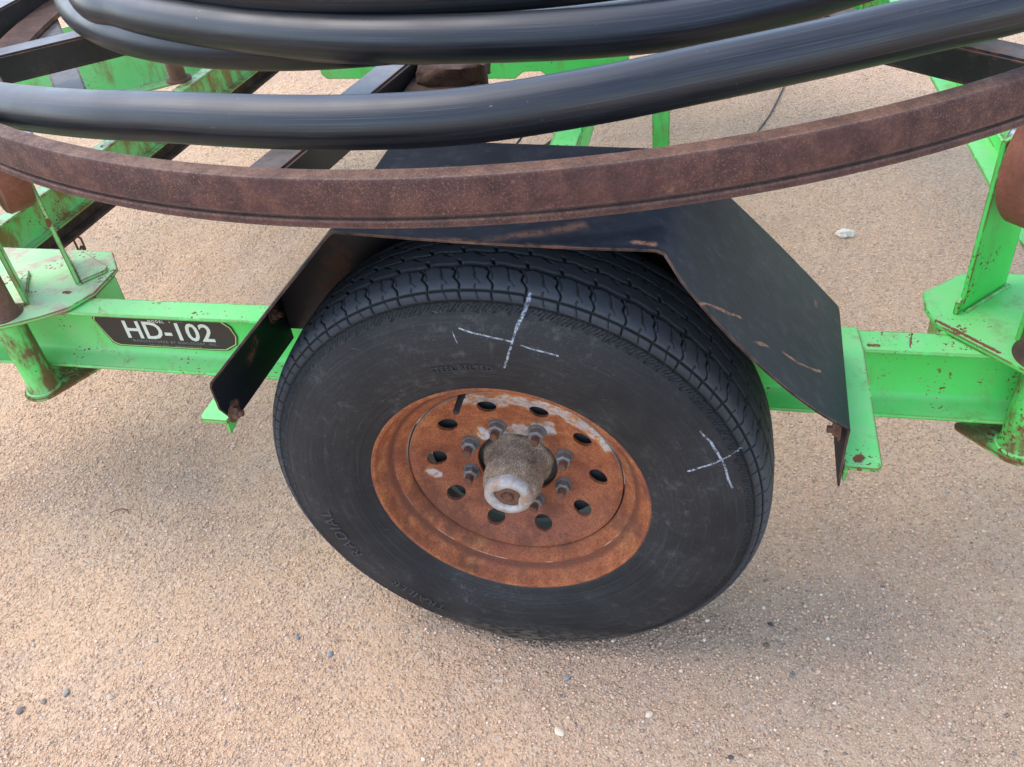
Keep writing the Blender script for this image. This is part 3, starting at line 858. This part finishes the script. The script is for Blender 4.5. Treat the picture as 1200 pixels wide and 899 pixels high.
# tyre -----------------------------------------------------
def side_y(r):
    """outer sidewall position for a radius, wheel coordinates"""
    K = [(.2185, .004), (.228, -.003), (.236, -.0065), (.250, -.0125), (.270, -.0175), (.295, -.0205), (.320, -.0195), (.340, -.0155), (.358, -.0090), (.370, -.0035), (.382, .0035), (.390, .0115)]
    return float(np.interp(r, [k[0] for k in K], [k[1] for k in K]))
def build_tyre():
    W = .178  # rim width
    prof = []  # (y, r)
    ctrl = [(.004, .2185), (-.002, .2215), (-.0055, .229), (-.0075, .238), (-.0125, .250), (-.0175, .270), (-.0205, .295), (-.0195, .320), (-.0155, .340), (-.0090, .358), (-.0035, .370), (.0035, .3815), (.0115, .3895), (.024, .3945), (.045, .3975), (.089, .3995)]
    half = catmull([(y, r, 0) for y, r in ctrl], .0013)
    half = [(p.x, p.y) for p in half]
    full = half + [(W - y, r) for y, r in half[::-1][1:]]
    P_ = np.array(full); n = len(P_)
    d = np.gradient(P_, axis=0); d /= np.linalg.norm(d, axis=1)[:, None]
    Nr = np.stack([d[:, 1] * -1, d[:, 0]], 1)      # outward normal candidates
    if Nr[n // 2, 1] < 0: Nr = -Nr
    s = np.concatenate([[0], np.cumsum(np.linalg.norm(np.diff(P_, axis=0), axis=1))])
    NB = 54; per = 30; NS = NB * per
    th = np.arange(NS) / NS * 2 * PI
    ph = (th / (2 * PI) * NB)                                  # block units
    y = P_[:, 0][:, None]; r = P_[:, 1][:, None]; PH = ph[None, :]
    D = np.zeros((n, NS))
    tread = (r > .3885)
    def groove(center, wdt, depth):
        nonlocal D
        zz = center + .0018 * (np.abs(((PH * 1.0) % 1) - .5) * 4 - 1)
        m = np.clip(1.25 - np.abs(y - zz) / wdt * 2.2, 0, 1)
        D = np.maximum(D, np.where(tread, m * depth, 0))
    groove(.0445, .0078, .0075); groove(.0745, .0045, .0055); groove(.1035, .0045, .0055); groove(.1335, .0078, .0075)
    # shoulder sipes running in from the edge, bent
    def sipe(y0, y1, off, slope, wd, depth, mult=1.0):
        nonlocal D
        f = (PH * mult - off - slope * (y - y0) - .045 * np.sin((y - y0) * 300 + off * 9)) % 1
        f = np.minimum(f, 1 - f) / mult
        m = np.clip(1.3 - f / wd, 0, 1) * ((y >= y0) & (y <= y1))
        D = np.maximum(D, np.where(r > .371, m * depth, 0))
    sipe(-.004, .034, 0.0, 9, .032, .0036)
    sipe(-.004, .012, .5, 6, .024, .0022); sipe(.012, .036, .5, 12, .018, .0012)
    sipe(.034, .046, .35, 20, .05, .005); sipe(.018, .040, .25, 12, .022, .0012, 2)
    sipe(.046, .057, .1, 22, .05, .0045); sipe(.064, .076, .6, 22, .05, .004)
    sipe(.076, .086, .2, 22, .05, .004); sipe(.094, .104, .7, 22, .05, .004)
    sipe(.106, .116, .3, 22, .05, .004); sipe(.123, .133, .8, 22, .05, .004)
    sipe(.148, .182, 0.0, -9, .045, .0042)
    outer = (y < .05)
    # two circumferential cuts that box the shoulder squares
    for rc in (.3715, .3835):
        D = np.maximum(D, np.where(outer, np.clip(1.6 - np.abs(r - rc) / .0010, 0, 1) * .0030, 0))
    # fine slanting hatch below them
    band = (r > .3585) & (r < .3705) & outer
    f = (PH * 7 + (r - .3585) * 160) % 1; f = np.minimum(f, 1 - f)
    lenmod = .3585 + .006 * (((PH * 7 + (r - .3585) * 160).astype(int) * 7 % 5) / 5.0)
    D = np.maximum(D, np.where(band & (r > lenmod), np.clip(1.5 - f / .20, 0, 1) * .0022, 0))
    f = (PH * 2 + (r - .3585) * 20) % 1; f = np.minimum(f, 1 - f)
    D = np.maximum(D, np.where(band, np.clip(1.2 - f / .07, 0, 1) * .0024, 0))
    CUT_DEPTH = np.clip(D / .0022, 0, 1)  # groove depth: drives the shade painted in the cuts, keeps dust off them
    # raised rings on the sidewall
    for rc, h, wd in ((.3575, .0015, .0009), (.3455, .0008, .0008), (.2525, .0007, .0010), (.2400, .0009, .0012), (.2345, .0006, .0008), (.2600, .0004, .0007)):
        D -= np.where(outer, np.exp(-((r - rc) / wd) ** 2) * h, 0)
    rr = r - D * Nr[:, 1][:, None]
    yy = y - D * Nr[:, 0][:, None] + 0 * PH
    X = rr * np.cos(th)[None, :]; Z = rr * np.sin(th)[None, :]
    # flattened where it stands on the ground, sidewall bulging beside the contact
    zf = -.3765
    low = np.clip((-Z - .30) / .08, 0, 1)
    bulge = low * np.exp(-((X) / .15) ** 2) * .015
    bul = np.where(r < .39, np.sin(np.clip((r - .24) / .14, 0, 1) * PI), 0) * bulge
    yy = yy + np.where(y < W / 2, -bul, bul)
    pen = np.clip(zf - Z, 0, None)
    Z = Z + pen * np.where(tread | (r > .36), 1.0, 1.0)
    V = np.stack([X, yy, Z], -1).reshape(-1, 3)
    i = np.arange(n - 1)[:, None]; j = np.arange(NS)[None, :]; k = (j + 1) % NS
    F = np.stack([i * NS + j, i * NS + k, (i + 1) * NS + k, (i + 1) * NS + j], -1).reshape(-1, 4)
    me = bpy.data.meshes.new("tyre")
    me.vertices.add(len(V)); me.vertices.foreach_set("co", V.ravel())
    me.loops.add(F.size); me.loops.foreach_set("vertex_index", F.ravel().astype(np.int32))
    me.polygons.add(len(F)); me.polygons.foreach_set("loop_start", np.arange(0, F.size, 4, dtype=np.int32)); me.polygons.foreach_set("loop_total", np.full(len(F), 4, dtype=np.int32))
    U = (np.stack([j + 0 * i, (j + 1) + 0 * i, (j + 1) + 0 * i, j + 0 * i], -1) / NS * 2.45)
    S_ = np.stack([s[i] + 0. * j, s[i] + 0. * j, s[i + 1] + 0. * j, s[i + 1] + 0. * j], -1)
    uvl = me.uv_layers.new(name="UVMap"); uvl.data.foreach_set("uv", np.stack([U, S_], -1).astype(np.float32).ravel())
    at = me.attributes.new("recess", 'FLOAT', 'POINT'); at.data.foreach_set("value", (CUT_DEPTH + 0 * PH).astype(np.float32).ravel())
    me.update(); me.validate()
    return me
def wlink(name, me, mat, smooth=40, parent=wheel):
    """meshes made in wheel coordinates"""
    o = bpy.data.objects.new(name, me); col.objects.link(o); me.materials.append(M[mat])
    me.polygons.foreach_set("use_smooth", [True] * len(me.polygons))
    if smooth < 180: me.set_sharp_from_angle(angle=R(smooth))
    o.parent = parent
    return o
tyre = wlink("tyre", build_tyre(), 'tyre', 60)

def text_mesh(txt, size, bold=0.0, spacing=1.0, extrude=0.0, res=3):
    cu = bpy.data.curves.new("txt", 'FONT'); cu.body = txt; cu.size = size; cu.offset = bold; cu.extrude = extrude
    cu.space_character = spacing; cu.align_x = 'CENTER'; cu.align_y = 'CENTER'; cu.resolution_u = res
    o = bpy.data.objects.new("txt", cu); col.objects.link(o)
    dg = bpy.context.evaluated_depsgraph_get()
    me = bpy.data.meshes.new_from_object(o.evaluated_get(dg))
    bpy.data.objects.remove(o); bpy.data.curves.remove(cu)
    return me
def sidewall_text(txt, ang, rad, size, raise_=.0010, spacing=1.1, outline=True):
    me = text_mesh(txt, size, 0, spacing, .0007)
    bm = bmesh.new(); bm.from_mesh(me)
    bmesh.ops.subdivide_edges(bm, edges=[e for e in bm.edges if e.calc_length() > .008], cuts=3)
    for v in bm.verts:
        u, vv_, h = v.co
        r_ = rad + vv_; a = R(ang) - u / rad
        v.co = (r_ * math.cos(a), side_y(r_) - h - raise_ + .0006, r_ * math.sin(a))
    if outline:   # worn moulding: only the edge of each letter still stands out
        pass
    bpy.data.meshes.remove(me)
    return bm
for txt, ang, rad, size in (("RADIAL", 200, .318, .032), ("TRAILER", 234, .318, .027), ("STEEL BELTED", 97, .272, .0135)):
    wlink("sidewall_lettering", bm_mesh(sidewall_text(txt, ang, rad, size, .0020), "sidewall_lettering"), 'letter', 40)

# rim ------------------------------------------------------
def build_rim():
    bm = bmesh.new()
    prof = [(.2180, .006), (.2225, .0045), (.2238, .001), (.2225, -.0022), (.2195, -.0032), (.2160, -.0018), (.2140, .002), (.2128, .008), (.2100, .015),
            (.2055, .0195), (.2015, .0225), (.1990, .0265), (.1965, .0290), (.1925, .0290), (.1880, .0310), (.1830, .0370), (.1785, .0430), (.1765, .0475), (.1760, .054),
            (.1770, .075), (.1800, .110), (.200, .120), (.2050, .165), (.2225, .178),
            (.2250, .176), (.2080, .160), (.2030, .117), (.1830, .106), (.1800, .075), (.1795, .050), (.1830, .044), (.1900, .035), (.1995, .033), (.2020, .028), (.2080, .024), (.2130, .018), (.2160, .009)]
    lathe(bm, prof, 'Y', 160, closed=True)
    me = bpy.data.meshes.new("barrel"); bmesh.ops.recalc_face_normals(bm, faces=bm.faces)
    # disc, with holes cut through
    b2 = bmesh.new()
    dp = [(.1745, .050), (.1735, .0465), (.170, .0455), (.162, .0480), (.152, .0545), (.142, .0600), (.132, .0640), (.115, .0690), (.100, .0725), (.088, .0738), (.074, .0738), (.069, .0722), (.0655, .0725),
          (.0655, .0785), (.074, .0795), (.088, .0795), (.100, .0782), (.115, .0748), (.132, .0700), (.142, .0660), (.152, .0605), (.162, .0545), (.170, .0525), (.1745, .053)]
    lathe(b2, dp, 'Y', 160, closed=True); bmesh.ops.recalc_face_normals(b2, faces=b2.faces)
    dm = bpy.data.meshes.new("disc"); b2.to_mesh(dm); b2.free()
    do = bpy.data.objects.new("disc", dm); col.objects.link(do)
    b3 = bmesh.new()
    for k in range(10):
        a = R(104.5 - 36 * k + .5)
        lathe(b3, [(.0155, -.02), (.0155, .12)], 'Y', 32, (.1325 * math.cos(a), 0, .1325 * math.sin(a)))
    bmesh.ops.recalc_face_normals(b3, faces=b3.faces)
    cm = bpy.data.meshes.new("cut"); b3.to_mesh(cm); b3.free()
    co = bpy.data.objects.new("cut", cm); col.objects.link(co)
    md = do.modifiers.new("b", 'BOOLEAN'); md.operation = 'DIFFERENCE'; md.solver = 'EXACT'; md.object = co
    dg = bpy.context.evaluated_depsgraph_get()
    out = bpy.data.meshes.new_from_object(do.evaluated_get(dg))
    bpy.data.objects.remove(do); bpy.data.objects.remove(co)
    bm.from_mesh(out); bm.to_mesh(me); bm.free()
    return me
rim = wlink("rim", build_rim(), 'rim', 35)
# brake drum behind the disc
bm = bmesh.new()
lathe(bm, [(.0, .086), (.146, .086), (.152, .092), (.152, .15), (.0, .15)], 'Y', 64)
wlink("brake_drum", bm_mesh(bm, "brake_drum"), 'dark')
# hub, grease-caked, with torn edge flange
bm = bmesh.new()
lathe(bm, [(.0575, .088), (.0575, .078), (.054, .0735), (.0500, .070), (.0485, .062), (.0475, .040), (.0460, .024), (.0435, .0135), (.0395, .0085), (.0375, .007)], 'Y', 72)
rnd = random.Random(3)
for v in bm.verts:
    r_ = math.hypot(v.co.x, v.co.z)
    if r_ > .03:
        a = math.atan2(v.co.z, v.co.x)
        k = 1 + .008 * math.sin(3 * a + 1) + .014 * math.sin(7 * a + v.co.y * 90) + rnd.uniform(-.008, .008)
        if v.co.y > .069: k += .05 * max(0, math.sin(4 * a + .6)) - .03 * max(0, math.sin(5 * a + 2))
        v.co.x *= k; v.co.z *= k
wlink("hub", bm_mesh(bm, "hub"), 'hub', 60)
bm = bmesh.new()
lathe(bm, [(.0385, .0125), (.0388, .004), (.0372, -.002), (.0335, -.0058), (.0285, -.0070), (.0235, -.0060), (.0205, -.0025), (.0195, .004)], 'Y', 64)
for v in bm.verts:
    r_ = math.hypot(v.co.x, v.co.z); a = math.atan2(v.co.z, v.co.x)
    k = 1 + .025 * math.sin(2 * a + .8)
    if r_ < .027: k += .10 * math.sin(3 * a - 1.1) + .05 * math.sin(5 * a)
    elif v.co.y > .006: k = 1.01 + .02 * math.sin(5 * a); v.co.y += .006 * math.sin(3 * a + 1) * .6
    v.co.x *= k; v.co.z *= k
wlink("grease_cap", bm_mesh(bm, "grease_cap"), 'cap', 60)
bm = bmesh.new()
lathe(bm, [(.0225, .006), (.0215, -.0005), (.012, -.002), (.0105, .0005), (.008, .001), (.0065, -.003), (.0025, -.0035), (.0, -.002)], 'Y', 40)
wlink("cap_plug", bm_mesh(bm, "cap_plug"), 'stud', 60)
# wheel nuts on their studs
for k in range(8):
    a = R(107 - 45 * k)
    cx_, cz_ = .0830 * math.cos(a), .0830 * math.sin(a)
    bm = bmesh.new()
    lathe(bm, [(.0150, .0736), (.0135, .0690)], 'Y', 24, (cx_, 0, cz_))
    lathe(bm, [(.0128, .0692), (.0128, .0590), (.0108, .0572)], 'Y', 6, (cx_, 0, cz_))
    bmesh.ops.rotate(bm, verts=bm.verts, cent=(cx_, 0, cz_), matrix=Matrix.Rotation(rnd.uniform(0, 1), 3, 'Y'))
    nut = wlink("wheel_nut", bm_mesh(bm, "wheel_nut"), 'nut', 30)
    bm = bmesh.new()
    lathe(bm, [(.0070, .060), (.0070, .0460), (.0058, .0440)], 'Y', 16, (cx_, 0, cz_))
    wlink("wheel_stud", bm_mesh(bm, "wheel_stud"), 'stud', 30)
# valve stem
bm = oriented(lambda b: lathe(b, [(.0070, 0), (.0062, .012), (.0050, .016), (.0048, .046), (.0040, .048)], 'Z', 20), (-.02, -1, -.10), (-.064, .0585, .163))
wlink("valve_stem", bm_mesh(bm, "valve_stem"), 'rubber', 40)

def copy_tree(o, parent):
    c = o.copy(); col.objects.link(c); c.parent = parent
    for ch in list(o.children): copy_tree(ch, c)
    return c
w2 = copy_tree(wheel, trailer)
w2.location = (0, MY, .378); w2.rotation_euler = (0, 0, PI)

# ------------------------------------------------------------------ name plate on the side channel
def decal():
    yb = .2925
    def uvp(u, v):   # u along x, v up, metres, from the plate centre
        return (-.737 + u, v + .4345)
    bm = bmesh.new()
    def shape(sx, sz):
        pts = []
        Wd, H = .152 * sx, .0370 * sz
        key = [(-Wd + .004, H), (Wd - .022, H), (Wd - .006, H * .6), (Wd, 0), (Wd - .006, -H * .55), (Wd - .030, -H * .96), (Wd - .06, -H), (-Wd + .035, -H), (-Wd + .022, -H * .82), (-Wd + .006, H * .25), (-Wd, H * .72)]
        return [(x, z) for x, z in key]
    def sheet(sx, sz, y, th):
        pts = shape(sx, sz)
        prism(bm, [(uvp(x, z)[0], y, uvp(x, z)[1]) for x, z in pts], (0, th, 0))
    sheet(1.0, 1.0, yb - .0016, .0010)
    o = link("name_plate", bm_mesh(bm, "name_plate"), 'decal', trailer)
    # thin light border line
    bm = bmesh.new()
    A = [Vector((x, z)) for x, z in shape(.985, .95)]; B = [Vector((x, z)) for x, z in shape(.972, .90)]
    n = len(A)
    va = [bm.verts.new((uvp(*p)[0], yb - .0019, uvp(*p)[1])) for p in A]; vb = [bm.verts.new((uvp(*p)[0], yb - .0019, uvp(*p)[1])) for p in B]
    for i in range(n): bm.faces.new((va[i], va[(i + 1) % n], vb[(i + 1) % n], vb[i]))
    link("border_line", bm_mesh(bm, "border_line"), 'inkline', o)
    for txt, u, v, size, bold, spc, mt in (("HD-102", .006, .0030, .058, .0010, 1.02, 'ink'), ("MODEL", -.012, .0272, .0085, .0002, 1.35, 'ink'), ("•", .018, .0272, .0085, .0002, 1.3, 'ink'),
                                     ("MANUFACTURED BY GINCOCORP, INC.", .012, -.0218, .0076, .0001, 1.42, 'inkdim'),
                                     ("432 337 4056  •  GINCOCORP.COM", .010, -.0308, .0052, .0001, 1.42, 'inkdim')):
        me = text_mesh(txt, size, bold, spc, 0)
        co = np.zeros(len(me.vertices) * 3); me.vertices.foreach_get("co", co); co = co.reshape(-1, 3)
        W_ = np.stack([-.737 + u + co[:, 0], np.full(len(co), yb - .0022), .4345 + v + co[:, 1]], 1)
        me.vertices.foreach_set("co", W_.ravel()); me.update()
        link("plate_lettering", me, mt, o)
    for x0, x1 in ((-.055, -.040), (.030, .046)):
        bm = bmesh.new()
        prism(bm, [(uvp(x0, 0)[0], yb - .0022, uvp(0, .0287)[1]), (uvp(x1, 0)[0], yb - .0022, uvp(0, .0287)[1]), (uvp(x1, 0)[0], yb - .0022, uvp(0, .0293)[1]), (uvp(x0, 0)[0], yb - .0022, uvp(0, .0293)[1])], (0, .0003, 0))
        link("plate_dash", bm_mesh(bm, "plate_dash"), 'inkdim', o)
decal()

# ------------------------------------------------------------------ reel
reel = empty("pipe_reel", (-.2, 1.25, .82))
tag(reel, "large rusty horizontal reel ring with black box-steel spokes under the coiled pipes", "reel")
def ring_mesh(name, cx, cy, prof, seg, a0=0, a1=360):
    bm = bmesh.new(); full = abs(a1 - a0) >= 360
    rings = []
    for i in range(seg if full else seg + 1):
        a = R(a0) + R(a1 - a0) * i / seg
        k = 1 + .0012 * math.sin(7 * a) * 1
        rings.append([bm.verts.new((cx + (r * k) * math.cos(a), cy + (r * k) * math.sin(a), z)) for r, z in prof])
    m = len(prof); n = len(rings)
    for i in range(n if full else n - 1):
        A, B = rings[i], rings[(i + 1) % n]
        for j in range(m): bm.faces.new((A[j], A[(j + 1) % m], B[(j + 1) % m], B[j]))
    if not full:
        bm.faces.new(rings[0]); bm.faces.new(rings[-1][::-1])
    return bm_mesh(bm, name)
RR = 1.3009
prof = [(RR - .027, .8900), (RR - .027, .947), (RR - .025, .9495), (RR - .003, .9495), (RR - .001, .9488), (RR, .9470), (RR, .9010), (RR - .0015, .8995), (RR - .006, .8985), (RR - .006, .8955),
        (RR + .0005, .8950), (RR + .0015, .8935), (RR + .0015, .8865), (RR, .8850), (RR - .024, .8850)]
link("outer_ring", ring_mesh("outer_ring", -.142, 1.2484, prof, 360), 'ring', reel, 30)
prof2 = [(1.13, .79), (1.21, .79), (1.21, .80), (1.13, .80)]
link("inner_arc", ring_mesh("inner_arc", -.2, 1.25, prof2, 60, 152, 216), 'rust', reel, 30)
RC = Vector((-.25, 1.25, 0))
for deg, ox in ((-142.3, 0), (-100.6, .142), (-38.2, -.02), (5, 0), (45, 0), (85, 0), (125, 0), (165, 0)):
    a = R(deg); d = Vector((math.cos(a), math.sin(a), 0))
    O = RC + Vector((ox, 0, 0)); k = .9
    for _ in range(60):      # outer end stops just inside the ring
        p = O + d * k
        if (Vector((p.x + .142, p.y - 1.2484)).length) < 1.17: k += .01
    bm = bmesh.new()
    bar(bm, O + d * .10 + Vector((0, 0, .8475)), O + d * k + Vector((0, 0, .8475)), .056, .056, .004)
    link("spoke", bm_mesh(bm, "spoke"), 'black', reel, 40)
bm = bmesh.new()
rl = random.Random(5)
bmesh.ops.create_icosphere(bm, subdivisions=3, radius=1)
for v in bm.verts:
    k = 1 + .16 * math.sin(v.co.x * 5 + 1) * math.sin(v.co.y * 7) + rl.uniform(-.05, .05)
    q = Vector([math.copysign(abs(c_) ** .6, c_) for c_ in v.co])
    v.co = Vector((-.155 + q.x * .060 * k, .505 + q.y * .050 * k, .852 + q.z * .026 * k))
link("rusty_clamp", bm_mesh(bm, "rusty_clamp"), 'rust_dark', reel, 60)
bm = bmesh.new()
bar(bm, (-.225, .47, .832), (-.098, .47, .832), .10, .030, .003)
link("clamp_plate", bm_mesh(bm, "clamp_plate"), 'rust_dark', reel, 40)
bm = bmesh.new()
lathe(bm, [(.13, .80), (.13, .94), (.05, .95), (.05, 1.3)], 'Z', 40, (-.25, 1.25, 0))
link("reel_hub", bm_mesh(bm, "reel_hub"), 'rust', reel, 40)
bm = bmesh.new()
bar(bm, (-1.36, 1.06, .765), (-.93, .535, .765), .060, .045, .003)
link("brace", bm_mesh(bm, "brace"), 'black', reel, 40)
bm = bmesh.new()
bar(bm, (-1.445, .55, .80), (-1.435, 1.9, .80), .075, .075, .004)
link("brace", bm_mesh(bm, "brace"), 'black', reel, 40)

# ------------------------------------------------------------------ pipes
PR = .033
def circle_pts(cx, cy, r, z0, z1, a0, a1, n):
    return [(cx + r * math.cos(R(a)), cy + r * math.sin(R(a)), z0 + (z1 - z0) * i / (n - 1)) for i, a in enumerate(np.linspace(a0, a1, n))]
# outermost length: runs across in front, just inside the ring
p1 = [(-.7706, .1907, .940), (-.585, .120, .956), (-.42, .078, .968), (-.2712, .0520, .9728), (-.1346, .0455, .9737), (.0, .056, .976), (.1436, .087, .9845), (.2498, .1194, .9922), (.3955, .167, 1.003), (.5154, .208, 1.0138), (.631, .258, 1.02), (.755, .345, 1.025)]
path1 = circle_pts(-.22, 1.28, 1.22, .945, .935, 178, 208, 5) + [(-1.055, .325, .935), (-.905, .248, .937)] + p1 + circle_pts(-.15, 1.27, 1.23, 1.03, 1.05, -30, 150, 15)
def pipe(name, pts, label, rad=PR):
    o = link(name, tube_mesh(name, catmull(pts, .018), rad, 40), 'pipe', None, 180)
    tag(o, label, "pipe", "black pipes coiled on the reel")
    return o
pipe("black_pipe", path1, "lowest and nearest length of black pipe sweeping just above the rusty ring")
pB = [(-.813, .5378, .985), (-.70, .465, .985), (-.5847, .408, .985), (-.3993, .342, .985), (-.2602, .307, .985), (-.115, .2897, .985), (.0671, .2885, .986), (.2179, .308, .988), (.3458, .358, .992), (.436, .418, .996)]
pathB = circle_pts(-.12, 1.28, 1.02, .985, .985, 175, 215, 6)[:-1] + pB + circle_pts(-.12, 1.28, 1.02, 1.0, 1.03, -48, 160, 16)
pipe("black_pipe", pathB, "second length of black pipe up, bending out of view at upper left")
pathA = circle_pts(-.372, 1.112, .730, .943, .943, 120, 300, 18) + circle_pts(-.2, 1.2, .80, .935, .93, -35, 100, 10)[1:]
pipe("black_pipe", pathA, "inner length of black pipe curling tightly beneath the others at upper left")
pathC = circle_pts(-.12, 1.26, .935, 1.037, 1.045, -215, 130, 36)
pipe("black_pipe", pathC, "topmost length of black pipe, mostly cut off by the top edge of the picture")
pathD = circle_pts(-.13, 1.27, .93, .965, .965, -215, 130, 36)
pipe("black_pipe", pathD, "shadowed length of black pipe tucked behind the second one")

# ------------------------------------------------------------------ pebbles and litter on the ground
def pebble(x, y, s, colr, label, seed, flat=.6, stretch=1.3, name="pebble", cat="pebble"):
    rg = random.Random(seed)
    bm = bmesh.new(); bmesh.ops.create_icosphere(bm, subdivisions=2, radius=1)
    ax = [Vector((rg.uniform(-1, 1), rg.uniform(-1, 1), rg.uniform(-1, 1))).normalized() for _ in range(9)]
    for v in bm.verts:
        for a_ in ax:
            dd = v.co.dot(a_)
            if dd > .72: v.co -= a_ * (dd - .72)
        v.co += Vector((rg.uniform(-.03, .03),) * 3)
    rot = Matrix.Rotation(rg.uniform(0, 3), 3, 'Z')
    for v in bm.verts:
        v.co = rot @ Vector((v.co.x * s * stretch, v.co.y * s, v.co.z * s * flat)) + Vector((x, y, s * flat * .55))
    mt = mat_plain("stone_" + str(seed), colr, .85, 0, .25, 300)
    o = link(name, bm_mesh(bm, name), mt, None, 50)
    tag(o, label, cat, "loose stones on the ground")
    return o
bm = bmesh.new(); bmesh.ops.create_icosphere(bm, subdivisions=4, radius=1)
from mathutils import noise as mn
for v in bm.verts:
    n_ = mn.noise(v.co * 1.6 + Vector((3, 1, 7))) * .55 + mn.noise(v.co * 4.0) * .22 + mn.noise(v.co * 9.0) * .08
    d_ = v.co.normalized() * (1 + n_)
    v.co = Vector((d_.x * .0235 + .623, d_.y * .015 + 1.425, d_.z * .013 + .008))
tag(link("stone", bm_mesh(bm, "stone"), mat_plain("cream_stone", (.60, .55, .46), .9, 0, .35, 160), None, 180),
    "cream-white lumpy stone on the ground beyond the fender", "stone", "loose stones on the ground")
pebble(-.888, -.280, .0078, (.17, .13, .11), "dark brown stone, largest of the row near the lower left corner", 2)
pebble(-.855, -.257, .0060, (.22, .17, .13), "small brown stone between two others in the lower left row", 3)
pebble(-.822, -.233, .0072, (.27, .23, .19), "grey-brown wedge stone at the right end of the lower left row", 4)
pebble(-.732, -.229, .0052, (.36, .30, .24), "pale tan pebble alone right of the lower left row", 5)
pebble(-.358, -.085, .0062, (.22, .215, .215), "blue-grey pebble on the sand below left of the tyre", 6)
pebble(-.433, -.060, .0045, (.17, .17, .18), "small slate-blue pebble nearest the tyre's lower left", 7)
pebble(.4227, .090, .0048, (.05, .045, .04), "tiny black pebble right of the tyre's lower edge", 8)
pebble(.4156, .046, .0050, (.16, .09, .06), "tiny red-brown pebble just below the black one right of the tyre", 9)
pebble(.0835, -.170, .0072, (.60, .50, .36), "flat cream chip of stone below the tyre", 10, .3, 1.6)
pebble(.0798, -.070, .0055, (.24, .22, .22), "small grey pebble just below the bottom of the tyre", 11)
pebble(.4579, -.009, .0048, (.15, .145, .14), "small dark grey pebble right and below the tyre", 12)
pebble(.3614, -.172, .0045, (.07, .06, .055), "tiny dark pebble at the lower edge of the gravel patch", 13)
pebble(.2278, -.118, .0062, (.58, .46, .34), "rounded cream pebble in the gravel below the tyre", 14)
# small dry twig at the left, and a thin wire beyond the fender
t1 = link("twig", tube_mesh("twig", catmull([(-.985, .186, .003), (-.966, .197, .006), (-.950, .200, .004), (-.940, .190, .003)], .004), .0011, 6), 'stud', None, 180)
tag(t1, "thin dark dry twig lying on the sand at far left", "twig")
t2 = link("wire", tube_mesh("wire", catmull([(.52, 2.75, .003), (.456, 2.406, .004), (.418, 2.225, .003), (.37, 2.05, .004), (.345, 1.85, .003), (.36, 1.75, .003)], .02), .0028, 6), 'rubber', None, 180)
tag(t2, "thin black wire lying on the bright sand beyond the reel ring", "wire")
